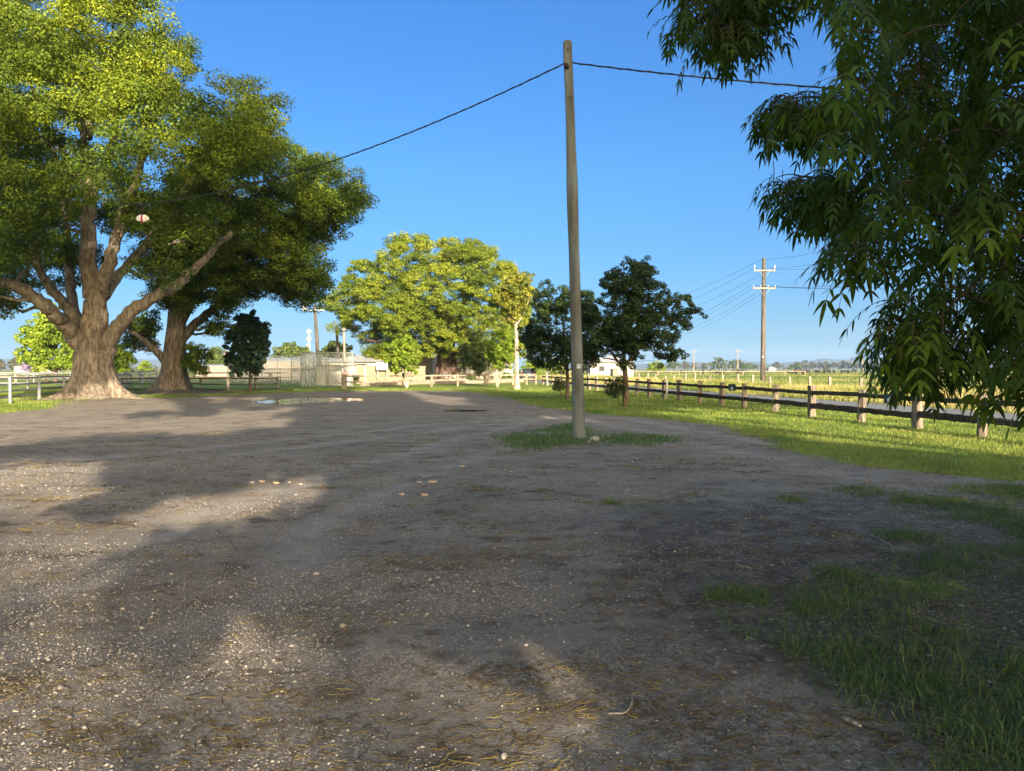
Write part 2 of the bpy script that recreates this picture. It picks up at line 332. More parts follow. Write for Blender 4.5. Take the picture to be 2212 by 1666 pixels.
# ------------------------------------------------------------------ ground
ROAD = lambda Y: 18.70 - .176 * Y            # near edge x
ROADF = lambda Y: 23.35 - .176 * Y           # far edge x
LOT = gp((-500, 960), (-300, 915), (0, 893), (105, 881), (140, 869), (290, 863), (430, 857), (520, 853), (620, 848), (700, 846), (880, 844), (1000, 846), (1060, 853), (1110, 866), (1180, 881),
         (1260, 893), (1420, 904), (1480, 912), (1580, 926), (1650, 948), (1700, 972), (1740, 990), (1860, 1006), (2006, 1020), (2156, 1034), (2400, 1050), (4000, 1300), (4000, 2600), (-3000, 2600))
ISL = gp((1071, 953), (1109, 966), (1144, 977), (1179, 967), (1268, 963), (1400, 963), (1466, 953), (1444, 942), (1300, 938), (1268, 932), (1240, 914), (1190, 925), (1113, 938))
NEAR = gp((1700, 1410), (1640, 1330), (1740, 1265), (1850, 1240), (2000, 1190), (2240, 1140), (2900, 1100), (3500, 1900), (1990, 1900), (1930, 1600), (1800, 1500))
SOIL = gp((1330, 1110), (1480, 1070), (1800, 1060), (2300, 1040), (3500, 1100), (3500, 1900), (1450, 1900), (1480, 1660), (1540, 1500), (1370, 1330), (1280, 1200))
SPOTS = [(1385, 1097, .22), (1600, 1290, .18), (1890, 1063, .4), (2050, 1100, .7), (1700, 1080, .2), (1330, 1090, .12), (2190, 1065, .6), (1480, 1000, .25), (1790, 1290, .25), (1980, 1260, .3), (1960, 1160, .25)]
PUD = gp((545, 868), (590, 861), (640, 858.5), (720, 858), (775, 860), (785, 864), (740, 866), (690, 869), (620, 872), (560, 872))
PUD2 = gp((955, 885.5), (985, 884), (1020, 885), (1058, 884.5), (1056, 887), (1020, 888), (980, 888.5))
SPW = [(tuple(G(u, v)[:2]), r) for u, v, r in SPOTS]
def masks(X, Y):
    X = np.asarray(X, float); Y = np.asarray(Y, float)
    lot = soft(X, Y, LOT, .6, .75, .55)
    nr = soft(X, Y, NEAR, .35, .5, 1.5, 11)
    isl = soft(X, Y, ISL, .25, .3, 1.5, 21)
    sp = np.zeros(X.shape)
    for (a, b), r in SPW:
        q = np.hypot((X - a), (Y - b)) / r + 1.2 * fbm(X * 3, Y * 3, 5); sp = np.maximum(sp, np.clip(1.5 - q, 0, 1))
    lawn = np.clip(1 - lot + isl * .42 + nr * .36 + sp * .3, 0, 1)
    soil = soft(X, Y, SOIL, 1.0, .8, .6, 31) * .75 + nr * .35
    # dirt fringe round the big tree roots and along the lot edge
    for (u, v, r) in ((205, 862, 3.4), (385, 850, 4.2)):
        g = G(u, v); q = np.hypot((X - g[0]) / 1.15, Y - g[1]) / r + .5 * fbm(X, Y, 9); f = np.clip(1.6 - q * 1.2, 0, 1); soil = np.maximum(soil, f); lawn = lawn * (1 - f)
    edge = np.clip(1 - np.abs(lot - .5) * 3, 0, 1); soil = np.maximum(soil, edge * .75)
    wet = np.maximum(soft(X, Y, PUD, 1.5, .6, .5, 41), soft(X, Y, PUD2, .9, .4, .6, 43))
    return lot, lawn, np.clip(soil, 0, 1), wet, nr
def Hh(X, Y):
    X = np.asarray(X, float); Y = np.asarray(Y, float)
    near = np.clip(1 - (Y - 40) / 40, 0, 1)
    h = near * (.05 * fbm(X * .5, Y * .5, 61) + .02 * fbm(X * 2.2, Y * 2.2, 63))
    for (u, v, r, a) in ((205, 862, 3.6, .22), (385, 850, 4.5, .25)):
        g = G(u, v); h = h + a * np.exp(-((X - g[0]) ** 2 + (Y - g[1]) ** 2) / (r * r * .45))
    h = h - .07 * soft(X, Y, PUD, .5, .35, .9, 41) - .06 * soft(X, Y, PUD2, .35, .2, .9, 43)
    rd = ROAD(Y) - 1.2; h = h * np.clip((rd - X) / 1.5, 0, 1) - .012 * np.clip((X - rd) / 1.0, 0, 1)
    return h
def geo(a, b, n): return list(a + (b - a) * ((1.25 ** np.arange(1, n + 1) - 1) / (1.25 ** n - 1)))
xs = np.array(sorted(set([round(float(v), 4) for v in list(np.arange(-36, 16.01, .16)) + geo(16, 6000, 44) + geo(-36, -6000, 44)])))
ys = np.array(sorted(set([round(float(v), 4) for v in geo(2, -3000, 24) + list(np.arange(2, 12, .1)) + list(np.arange(12, 34, .2)) + list(np.arange(34, 72, .4)) + geo(72, 6000, 44)])))
GX, GY = np.meshgrid(xs, ys); lot, lawn, soil, wet, nr_ = masks(GX, GY); GZ = Hh(GX, GY)
fieldm = np.clip((GX - ROADF(GY)) / .6, 0, 1) * (GY > 12); fieldm = np.maximum(fieldm, np.clip((GY - 84) / 6, 0, 1)); fieldm = np.maximum(fieldm, np.clip((-GX - 45) / 10, 0, 1) * .6)
nx, ny = len(xs), len(ys)
ii = (np.arange(ny - 1)[:, None] * nx + np.arange(nx - 1)[None, :]).ravel()
FQ = np.stack([ii, ii + 1, ii + 1 + nx, ii + nx], 1)
def fm(A): A = A.ravel(); return A[FQ].mean(1)
def track(X, Y):
    r_ = np.zeros(X.shape); wob = .35 * fbm(X * .5, Y * .5, 71)
    for pl in ([(300, 1300), (560, 1120), (850, 1010), (1080, 945), (1220, 905)], [(-300, 1010), (200, 1000), (650, 955), (1000, 915), (1300, 905), (1480, 935), (1800, 1000), (2300, 1080)]):
        q = np.array([G(*p)[:2] for p in pl]); q = np.stack([np.interp(np.linspace(0, len(q) - 1, 60), range(len(q)), q[:, i]) for i in (0, 1)], 1)
        d = np.min(np.hypot(X[..., None] - q[:, 0], Y[..., None] - q[:, 1]), -1) + wob
        r_ = np.maximum(r_, np.exp(-((np.abs(d) - .8) / .26) ** 2))
    return r_
trk = np.zeros(GX.shape); nb = (np.abs(GX) < 22) & (GY > 1) & (GY < 34); trk[nb] = track(GX[nb], GY[nb]); GZ = GZ - .018 * trk; V_trk = trk
isf = fm(fieldm) > .5; isg = (fm(lawn) < .5) & ~isf; isl_ = ~isf & ~isg
V = np.stack([GX.ravel(), GY.ravel(), GZ.ravel()], 1)
def sub(name, sel):
    f = FQ[sel]; u, inv = np.unique(f.ravel(), return_inverse=True)
    o = npmesh(name, V[u], inv.reshape(-1, 4), M['ground'], None, dict(lawn=lawn.ravel()[u], soil=soil.ravel()[u], wet=wet.ravel()[u], field=fieldm.ravel()[u], track=V_trk.ravel()[u]), True)
    return tag(o, kind='structure')
sub('gravel_lot', isg); sub('lawn', isl_); sub('paddock_ground', isf)
def water(name, poly, z, seed):
    c = np.mean(poly, 0); n = 90; th = np.arange(n) * 2 * math.pi / n; pts = []
    po = np.array(poly) ; x0, y0 = po.min(0) - .8; x1, y1 = po.max(0) + .8
    g = [(x0, y0, z), (x1, y0, z), (x1, y1, z), (x0, y1, z)]
    b = MB(); b.add(g, [(0, 1, 2, 3)]); return tag(b.build(name, M['water']), kind='structure')
water('puddle', PUD, -.034, 1); water('puddle', PUD2, -.028, 2)
# road
b = MB(); Ys = np.concatenate([np.arange(-30, 100, 2.), np.arange(100, 420, 20)])
for k in range(len(Ys) - 1):
    y0, y1 = Ys[k], Ys[k + 1]; w = lambda y: .06 * math.sin(y * 1.7) + .04 * math.sin(y * .61)
    b.add([(ROAD(y0) + w(y0), y0, .004), (ROADF(y0) + w(y0 + 5), y0, .004), (ROADF(y1) + w(y1 + 5), y1, .004), (ROAD(y1) + w(y1), y1, .004)], [(0, 1, 2, 3)])
tag(b.build('road', M['road']), kind='structure')
b = MB(); a_, c_ = G(-120, 921.5), G(141, 920.5); xx = np.linspace(a_[0], c_[0], 40); yy = np.linspace(a_[1], c_[1], 40); zz = Hh(xx, yy) + .008
for k in range(39): b.add([(xx[k], yy[k] - .035, zz[k]), (xx[k + 1], yy[k + 1] - .035, zz[k + 1]), (xx[k + 1], yy[k + 1] + .035, zz[k + 1]), (xx[k], yy[k] + .035, zz[k])], [(0, 1, 2, 3)])
tag(b.build('line_marking', M['plastic_grey']), kind='structure')
# ------------------------------------------------------------------ blades, pebbles, litter
def blades(name, X, Y, Z, L, Wd, lean, mat, tint, parent=None, segs=2):
    n = len(X); a = rng.uniform(0, 2 * math.pi, n); la = rng.uniform(0, 2 * math.pi, n)
    base = np.stack([X, Y, Z], 1); sd = np.stack([np.cos(a), np.sin(a), 0 * a], 1) * (Wd / 2)[:, None]
    ld = np.stack([np.cos(la), np.sin(la), 0 * la], 1)
    mid = base + ld * (L * lean * .3)[:, None] + np.array([0, 0, 1.]) * (L * .6 * (1 - lean * .2))[:, None]
    tip = base + ld * (L * lean)[:, None] + np.array([0, 0, 1.]) * (L * np.sqrt(np.clip(1 - lean ** 2, .05, 1)))[:, None]
    V = np.stack([base - sd, base + sd, mid + sd * .8, mid - sd * .8, tip], 1).reshape(-1, 3); i = np.arange(n)[:, None] * 5
    Fc = np.concatenate([i + np.array([[0, 1, 2]]), i + np.array([[0, 2, 3]]), i + np.array([[3, 2, 4]])], 0)
    return npmesh(name, V, Fc, mat, parent, dict(tint=np.repeat(np.clip(tint, 0, 1), 5)))
# near grass, bottom right and spots
def tufted(n, x0, x1, y0, y1, sig, per):
    c = n // per; cx = rng.uniform(x0, x1, c); cy = rng.uniform(y0, y1, c)
    return np.repeat(cx, per) + rng.normal(0, sig, c * per), np.repeat(cy, per) + rng.normal(0, sig, c * per), np.repeat(np.arange(c), per)
X, Y, cl = tufted(760000, -.5, 9, 2.4, 11.5, .055, 15)
_, lw, _, _, nrm = masks(X, Y); d = np.hypot(X, Y); dens = np.clip(lw * 3.6 - .15, 0, 1) * np.clip(.55 + 2.6 * fbm(X * 1.3, Y * 1.3, 77), .08, 1)
k = (rng.uniform(0, 1, len(X)) < dens) & (Y < 10.5)
X, Y, cl = X[k], Y[k], cl[k]; ct = rng.uniform(0, 1, cl.max() + 1); L = rng.gamma(4, .0135, len(X)) * (.6 + .9 * ct[cl])
tag(blades('grass', X, Y, Hh(X, Y), np.clip(L, .03, .26), rng.uniform(.0025, .0052, len(X)), rng.uniform(.55, 1.0, len(X)), M['blade_near'], .25 + .5 * ct[cl] + rng.normal(0, .15, len(X))),
    'loose dark green grass growing through bare soil at lower right', 'grass', kind='stuff')
# lawn blades
n = 330000; Y = 9 + 52 * rng.uniform(0, 1, n) ** 1.7; X = Y * rng.uniform(-.72, .72, n)
lt, lw, _, _, _ = masks(X, Y); k = (lw > .12) & (X < ROAD(Y) - .1) & (rng.uniform(0, 1, n) < lw * 1.2) & (soft(X, Y, ISL, .25, .3, 1.5, 21) < .05)
X, Y = X[k], Y[k]; dd = np.clip(Y / 20, .7, 2.2)
tag(blades('lawn_grass', X, Y, Hh(X, Y), rng.uniform(.03, .085, len(X)) * (1 + .2 * dd), rng.uniform(.007, .014, len(X)) * dd, rng.uniform(.2, .95, len(X)), M['blade_lawn'], .5 + 1.6 * fbm(X * .7, Y * .7, 5) + rng.normal(0, .2, len(X))),
    'short green lawn grass along the split rail fence', 'grass', kind='stuff')
n = 60000; X = rng.uniform(-1.2, 5.2, n); Y = rng.uniform(13.5, 22.5, n); k = rng.uniform(0, 1, n) < soft(X, Y, ISL, .35, .4, 1.5, 21) * np.clip(.75 + 2.2 * fbm(X * 1.4, Y * .8, 88), .1, 1); X, Y = X[k], Y[k]
tag(blades('grass_island', X, Y, Hh(X, Y), rng.gamma(4, .016, len(X)), rng.uniform(.007, .013, len(X)), rng.uniform(.3, .95, len(X)), M['blade_near'], rng.normal(.45, .22, len(X))), 'dull green grass growing round the foot of the timber pole', 'grass', kind='stuff')
# dry tall grass on the far verge of the road
n = 240000; Y = 22 + 110 * rng.uniform(0, 1, n) ** 1.3; off = rng.uniform(.15, 11, n); X = ROADF(Y) + off
cl = fbm(X * .35, Y * .18, 91); k = (X / Y < .75) & (rng.uniform(0, 1, n) < np.clip(.65 + 2 * cl, .15, 1)); X, Y, off, cl = X[k], Y[k], off[k], cl[k]
hgt = (.16 + .5 * np.clip(off / 3, 0, 1)) * (.75 + 1.3 * np.clip(cl + .1, -.3, .5)) * rng.uniform(.5, 1.25, len(X)); dd = np.clip(Y / 30, .8, 3)
tag(blades('roadside_grass', X, Y, np.full(len(X), -.01), hgt, rng.uniform(.010, .022, len(X)) * dd, rng.uniform(.1, .7, len(X)), M['blade_dry'], .45 + 2.2 * fbm(X * .3 + 9, Y * .12, 17) + rng.normal(0, .2, len(X))),
    'tall dry straw-coloured grass on the verge beyond the road', 'grass', kind='stuff')
n = 150000; Y = 45 + 230 * rng.uniform(0, 1, n) ** 1.5; X = np.maximum(ROADF(Y) + 9, 0) + (Y * .75 - np.maximum(ROADF(Y) + 9, 0)) * rng.uniform(0, 1, n)
dd = Y / 30
tag(blades('paddock_grass', X, Y, np.full(n, -.01), rng.uniform(.10, .27, n), rng.uniform(.010, .025, n) * dd, rng.uniform(.1, .8, n), M['blade_field'], .45 + 2 * fbm(X * .1, Y * .05, 27) + rng.normal(0, .2, n)),
    'green and yellow pasture grass where the cattle graze', 'grass', kind='stuff')
# pebbles
ico_full = ico = np.array([(0, 0, 1), (.894, 0, .447), (.276, .851, .447), (-.724, .526, .447), (-.724, -.526, .447), (.276, -.851, .447), (.724, .526, -.447), (-.276, .851, -.447), (-.894, 0, -.447), (-.276, -.851, -.447), (.724, -.526, -.447), (0, 0, -1)])
icf = np.array([(0, 1, 2), (0, 2, 3), (0, 3, 4), (0, 4, 5), (0, 5, 1), (1, 6, 2), (2, 7, 3), (3, 8, 4), (4, 9, 5), (5, 10, 1), (6, 7, 2), (7, 8, 3), (8, 9, 4), (9, 10, 5), (10, 6, 1), (11, 7, 6), (11, 8, 7), (11, 9, 8), (11, 10, 9), (11, 6, 10)])
ico = np.array([(1, 0, 0), (0, 1, 0), (-1, 0, 0), (0, -1, 0), (0, 0, 1), (0, 0, -1.)]); icf8 = np.array([(0, 1, 4), (1, 2, 4), (2, 3, 4), (3, 0, 4), (1, 0, 5), (2, 1, 5), (3, 2, 5), (0, 3, 5)]); 
n = 240000; Y = 2.5 + 11.5 * rng.uniform(0, 1, n) ** 1.25; X = Y * rng.uniform(-.74, .74, n); lt, lw, sl, _, _ = masks(X, Y)
pk = np.clip(.35 + 2.6 * fbm(X * .55, Y * .9, 101), .05, 1) * (1 - .6 * sl); k = rng.uniform(0, 1, n) < pk; X, Y = X[k], Y[k]; n = len(X)
s = np.clip(rng.lognormal(math.log(.0042), .5, n), .002, .022); ax = rng.uniform(.6, 1.3, (n, 3)); ax[:, 2] *= .6; a = rng.uniform(0, 6.28, n)
v = ico[None] * ax[:, None] * s[:, None, None] * rng.uniform(.75, 1.2, (n, 6, 1)); c_, s_ = np.cos(a)[:, None], np.sin(a)[:, None]
v = np.stack([v[..., 0] * c_ - v[..., 1] * s_, v[..., 0] * s_ + v[..., 1] * c_, v[..., 2]], 2) + np.stack([X, Y, Hh(X, Y) + s * .15], 1)[:, None]
tag(npmesh('gravel_stones', v.reshape(-1, 3), (np.arange(n)[:, None, None] * 6 + icf8).reshape(-1, 3), M['pebble'], None, dict(tint=np.repeat(np.clip(rng.normal(.4, .19, n), 0, 1), 6))),
    'loose grey and cream gravel stones strewn over the lot', 'gravel', kind='stuff')
ico = ico_full
# worm-like tubes (catkins) in numpy
def worms(name, X, Y, A, L, Rr, mat, tint, curl=1.2, seg=6):
    n = len(X); th = A[:, None] + np.cumsum(rng.normal(0, curl / seg, (n, seg)), 1) + rng.normal(0, .5, n)[:, None] * np.linspace(0, 1, seg)[None] * curl
    st = (L / seg)[:, None]; px = X[:, None] + np.cumsum(np.cos(th) * st, 1); py = Y[:, None] + np.cumsum(np.sin(th) * st, 1)
    pz = Hh(px, py) + Rr[:, None] * .8 + np.abs(rng.normal(0, .004, (n, seg)))
    nx_, ny_ = -np.sin(th), np.cos(th); prof = np.array([.5] + [1.] * (seg - 2) + [.4]); r = Rr[:, None] * prof[None] * rng.uniform(.8, 1.2, (n, seg))
    ring = [np.stack([px + nx_ * r, py + ny_ * r, pz], 2), np.stack([px, py, pz + r], 2), np.stack([px - nx_ * r, py - ny_ * r, pz], 2)]
    Vv = np.stack(ring, 2).reshape(-1, 3); F_ = []
    for q in range(seg - 1):
        F_ += [(q * 3, q * 3 + 1, q * 3 + 4, q * 3 + 3), (q * 3 + 1, q * 3 + 2, q * 3 + 5, q * 3 + 4)]
    F_ = np.array(F_); Fa = (np.arange(n)[:, None, None] * seg * 3 + F_).reshape(-1, 4)
    return npmesh(name, Vv, Fa, mat, None, dict(tint=np.repeat(np.clip(tint, 0, 1), seg * 3)), True)
nc = 1150; cy = 2.6 + 17 * rng.uniform(0, 1, nc) ** 1.3; cx = cy * rng.uniform(-.72, .6, nc); k = fbm(cx * .7, cy * .9, 131) > -.08; cx, cy = cx[k], cy[k]
per = rng.integers(3, 26, len(cx)); big = np.repeat(np.sqrt(per / 20.), per)
X = np.repeat(cx, per) + rng.normal(0, .15, per.sum()) * big * 1.4; Y = np.repeat(cy, per) + rng.normal(0, .06, per.sum()) * big * 1.3; n = len(X)
ct = np.repeat(rng.uniform(.1, .75, len(cx)), per)
tag(worms('fallen_catkins', X, Y, np.repeat(rng.normal(0, .4, len(cx)), per) + rng.normal(0, .5, n) + math.pi * rng.integers(0, 2, n), rng.uniform(.04, .13, n), rng.uniform(.0018, .0032, n) * np.clip(Y / 6, 1, 2), M['catkin'], ct + rng.normal(0, .18, n)),
    'drifts of fallen ochre catkins lying on the gravel', 'leaf litter', kind='stuff')
n = 9000; Y = 2.6 + 6 * rng.uniform(0, 1, n) ** 1.2; X = Y * rng.uniform(.05, .74, n); sl = masks(X, Y)[2]; k = rng.uniform(0, 1, n) < sl * 1.2; X, Y = X[k], Y[k]; n = len(X)
tag(worms('twig_litter', X, Y, rng.uniform(0, 6.28, n), rng.uniform(.02, .12, n), rng.uniform(.0008, .0022, n), M['litter'], rng.uniform(0, 1, n), .7, 4),
    'brown twigs and leaf scraps scattered over the bare soil', 'leaf litter', kind='stuff')
# single sticks, bark pieces, stones
def stick(name, px, r, label, mat='stick', cat='stick', group=None):
    pts = [G(u, v) + np.array([0, 0, r * .8]) for u, v in px]
    pts = np.array([np.array([np.interp(q, range(len(pts)), [p[i] for p in pts]) for i in range(3)]) for q in np.linspace(0, len(pts) - 1, len(pts) * 3)])
    pts[:, 2] += Hh(pts[:, 0], pts[:, 1]) + .003; rr = r * np.interp(np.linspace(0, 1, len(pts)), [0, .2, .8, 1], [.7, 1, .9, .4]) * rng.uniform(.85, 1.15, len(pts))
    b = MB(); b.tube(pts, rr, 6); tag(b.build(name, M[mat]), label, cat, group)
stick('fallen_stick', [(1312, 1545), (1350, 1544), (1364, 1528), (1365, 1508), (1358, 1500)], .006, 'thin pale hooked stick on the gravel at bottom centre')
stick('fallen_stick', [(1590, 1222), (1605, 1228), (1622, 1232)], .007, 'short straight white stick on the gravel left of the dark soil')
stick('bark_piece', [(1820, 1556), (1840, 1566), (1860, 1578)], .013, 'stubby bleached piece of branch on bare soil beside the grass', 'stick', 'branch')
stick('fallen_stick', [(1762, 1245), (1776, 1240), (1790, 1232)], .007, 'short grey stick at the top edge of the dark green grass')
stick('fallen_stick', [(1870, 1155), (1900, 1168), (1925, 1182), (1930, 1190)], .006, 'long bent twig on the soil above the dark grass')
stick('fallen_stick', [(1298, 1308), (1320, 1318), (1340, 1328)], .005, 'dark straight twig on the gravel near the middle')
stick('fallen_stick', [(1198, 1122), (1213, 1126), (1222, 1136)], .004, 'small curled white twig on the gravel below the timber pole')
stick('fallen_stick', [(1340, 1068), (1380, 1071), (1420, 1070)], .006, 'long pale twig on the gravel right of the grass island')
for i, (u, v, du) in enumerate([(545, 1045, 9), (567, 1044, 12), (597, 1046, 14), (625, 1044, 8), (650, 1047, 9), (905, 1043, 10), (935, 1044, 18), (868, 1070, 12), (918, 1072, 16), (1000, 1010, 12)]):
    lab = ['first', 'second', 'third', 'fourth', 'fifth'][i] + ' from the left of five bark chips in the sunlit gravel patch' if i < 5 else \
        ['shorter pale bark chip of the pair right of the sunlit patch', 'longer pale bark chip of the pair right of the sunlit patch', 'left of two bark chips on shaded gravel below the pair', 'right of two bark chips on shaded gravel below the pair', 'lone pale bark chip on gravel left of the grass island'][i - 5]
    stick('bark_chip', [(u - du / 2, v), (u, v + 1), (u + du / 2, v)], .018 if du > 11 else .013, lab, 'barkchip', 'bark', 'pale bark chips on the gravel')
def stone(u, v, s, label, col='sign_white'):
    g = G(u, v); b = MB(); a = rng.uniform(0, 6.28); V = ico * np.array([1.2, .9, .7]) * s * rng.uniform(.85, 1.15, (12, 1)); b.add(V + np.array([0, 0, s * .4]), icf)
    o = b.build('stone', M['stone_pale']); o.location = (g[0], g[1], float(Hh(g[0], g[1]))); o.rotation_euler = (0, 0, a); tag(o, label, 'stone', 'pale stones on the ground')
stone(1285, 952, .11, 'largest pale stone, right of the timber pole foot'); stone(1262, 946, .075, 'pale stone touching the right side of the timber pole foot')
stone(1272, 955, .05, 'small flat stone between the two larger ones by the timber pole'); stone(1366, 1492 - 492, .03, 'single pale pebble on the gravel right of the grass island')
stone(741, 1356, .022, 'rounded cream stone on the gravel, upper one left of centre'); stone(1088, 1640, .02, 'rounded stone at the bottom edge, on open gravel')
stone(683, 1247, .022, 'biggest white stone left of centre on the gravel')
# ------------------------------------------------------------------ trees
def resample(pts, k):
    pts = np.asarray(pts, float); d = np.concatenate([[0], np.cumsum(np.linalg.norm(np.diff(pts, axis=0), axis=1))]); q = np.linspace(0, d[-1], k)
    # catmull-like smoothing through cubic-free linear interp + smoothing
    r = np.stack([np.interp(q, d, pts[:, i]) for i in range(pts.shape[1])], 1)
    for _ in range(2): r[1:-1] = (r[:-2] + 2 * r[1:-1] + r[2:]) / 4
    return r
def leafcloud(C, Rd, per, size, flat=.7, up=.5, seed=0, asp=.6, tintC=None, shell=(.62, 1.08), sub=0):
    """diamond leaves over ellipsoidal leaf clumps; returns V, tint"""
    r = np.random.default_rng(seed); C = np.asarray(C); Rd = np.asarray(Rd)
    if tintC is None: tintC = r.uniform(.25, .75, len(C))
    if sub:
        k = sub; D = r.normal(0, 1, (len(C), k, 3)); D[..., 2] += .35; D /= np.linalg.norm(D, axis=2)[..., None]
        C2_ = (C[:, None] + D * (Rd[:, None] * r.uniform(.45, 1.0, (len(C), k)))[..., None] * np.array([1, 1, flat])).reshape(-1, 3); Rd2 = (Rd[:, None] * r.uniform(.24, .44, (len(C), k))).ravel()
        tintC = np.repeat(tintC, k) + r.normal(0, .13, len(C2_)); per = per / k; C, Rd = C2_, Rd2
    cnt = np.maximum(6, (per * (Rd / Rd.mean()) ** 2).astype(int)); idx = np.repeat(np.arange(len(C)), cnt); n = len(idx)
    U = r.normal(0, 1, (n, 3)); U /= np.linalg.norm(U, axis=1)[:, None]; lump = 1 + .2 * np.sin(U[:, 0] * 5 + idx) * np.cos(U[:, 2] * 4 + idx * 1.7)
    p = C[idx] + U * (Rd[idx] * r.uniform(*shell, n) * lump)[:, None] * np.array([1, 1, flat])
    N = U * 1.15 + r.normal(0, .55, (n, 3)) + np.array([0, 0, up]); N /= np.linalg.norm(N, axis=1)[:, None]
    T = np.cross(N, r.normal(0, 1, (n, 3))); T /= np.linalg.norm(T, axis=1)[:, None] + 1e-9; B = np.cross(N, T)
    s = size * r.uniform(.65, 1.35, n); a = T * (s / 2)[:, None]; b = B * (s * asp / 2)[:, None]; dr = N * (s * .12)[:, None]
    Vv = np.stack([p - a, p + b + dr, p + a, p - b + dr], 1).reshape(-1, 3)
    tc = tintC
    return Vv, np.repeat(np.clip(tc[idx] + r.normal(0, .085, n), 0, 1), 4)
def clumps(poly, Y, depth, n, rr, seed, inset=.5, bias=.35, gap=.55):
    """leaf clump centres inside an outline standing at distance Y, spread in depth like a rounded crown"""
    r = np.random.default_rng(seed); W_ = np.array([P(u, v, Y)[[0, 2]] for u, v in poly]); lo, hi = W_.min(0), W_.max(0); C = []; Rs = []; tries = 0
    E = [(W_[i], W_[(i + 1) % len(W_)]) for i in range(len(W_))]
    def dist(q):
        m = 1e9
        for a, b in E:
            ab = b - a; t_ = np.clip(np.dot(q - a, ab) / (np.dot(ab, ab) + 1e-9), 0, 1); m = min(m, np.linalg.norm(q - a - ab * t_))
        return m
    smp = [q for q in (lo + (hi - lo) * r.uniform(0, 1, (200, 2))) if inpoly(q[0], q[1], W_)]; dm = max(dist(q) for q in smp)
    while len(C) < n and tries < n * 60:
        tries += 1; q = lo + (hi - lo) * r.uniform(0, 1, 2); rad = r.uniform(*rr)
        if not inpoly(q[0], q[1], W_): continue
        d = dist(q)
        if d < rad * inset: continue
        h = depth * math.sqrt(max(0, 1 - (1 - d / dm) ** 2)); yy = (-1 if r.uniform() < .5 + bias else 1) * h * r.uniform(.1, 1) ** .6
        x, z = q[0] * (Y + yy) / Y, CH + (q[1] - CH) * (Y + yy) / Y
        c = np.array([x, Y + yy, z])
        if z < .6: continue
        if C and np.min(np.linalg.norm(np.array(C) - c, axis=1)) < rad * gap: continue
        C.append(c); Rs.append(rad)
    return np.array(C), np.array(Rs)
def tree(name, label, cat_base, limbs, C, Rd, per, size, leafmat, barkmat, flat=.7, up=.5, seed=0, twig=.05, group=None, flare=None, shell=(.62, 1.08), asp=.6, tintC=None, twn=5, sub=0, twmax=9.):
    base = np.array(cat_base, float); t = thing(name, label, 'tree', tuple(base), 0, group); b = MB(); nodes = []; r = np.random.default_rng(seed + 5)
    for li, (pts, r0, r1) in enumerate(limbs):
        k = max(8, int(len(pts) * 5)); q = resample(pts, k); rad = r0 + (r1 - r0) * np.linspace(0, 1, k) ** .8
        if li > 0: q[3:-1] += r.normal(0, r0 * .1, (k - 4, 3))
        if li == 0 and flare:
            zz = q[:, 2] - q[0, 2]; rad = rad * (1 + flare[0] * np.exp(-zz / flare[1])); ph = r.uniform(0, 6.28, 4)
            rf = lambda s, th, Lz=zz[-1]: (.05 + flare[2] * np.exp(-s * Lz / (flare[1] * 1.1))) * (np.sin(th * 5 + ph[0]) + .7 * np.sin(th * 8 + ph[1]) + .5 * np.sin(3 * th + ph[2])) + .035 * np.sin(th * 13 + ph[3] + s * 9) + .025 * np.sin(th * 19 + ph[1] - s * 14)
            q = resample(pts, 26); zz = q[:, 2] - q[0, 2]; rad = np.interp(np.linspace(0, 1, 26), [0, 1], [r0, r1]) * (1 + flare[0] * np.exp(-zz / flare[1])); b.tube(q, rad, 40, ridge=rf)
        else: b.tube(q, rad, 12 if r0 > .2 else 7, ridge=lambda s, th: .06 * np.sin(th * 3 + s * 6))
        nodes += [(p, rr_) for p, rr_ in zip(q, rad)]
    NP = np.array([p for p, _ in nodes]); NR = np.array([x for _, x in nodes])
    order = np.argsort([np.min(np.linalg.norm(NP - c, axis=1)) for c in C])
    for i in order:
        c = C[i]; dd = np.linalg.norm(NP - c, axis=1) + 2.0 * np.clip(NP[:, 2] - c[2] + .2, 0, 9); j = int(np.argmin(dd)); a = NP[j]; ln = np.linalg.norm(c - a)
        if ln < .3: continue
        mid = (a + c) / 2 + np.array([0, 0, -.10 * ln]) + r.normal(0, .06 * ln, 3); q = resample([a, mid, c], twn); r0 = min(NR[j] * .6, min(twig * (1 + ln * .25), twmax)); rad = np.linspace(r0, r0 * .35, twn)
        q[1:-1] += r.normal(0, .04 * ln, (twn - 2, 3)); b.tube(q, rad, 5, cap=False)
        NP = np.concatenate([NP, q[1:]]); NR = np.concatenate([NR, rad[1:]])
        for _ in range(2):
            e = c + r.normal(0, .5, 3) * Rd[i]; b.tube([q[-2], (q[-2] + e) / 2 + r.normal(0, .05, 3), e], [r0 * .35, r0 * .25, r0 * .12], 4, cap=False)
    b.build('trunk', M[barkmat], t, off=base)
    Vv, ti = leafcloud(C, Rd, per, size, flat, up, seed, asp, tintC, shell, sub)
    npmesh('crown', Vv, np.arange(len(Vv)).reshape(-1, 4), M[leafmat], t, dict(tint=ti), off=base)
    return t
def LP(Y, *pts):
    o = []
    for p in pts: o.append(P(p[0], p[1], Y + (p[2] if len(p) > 2 else 0)))
    return o
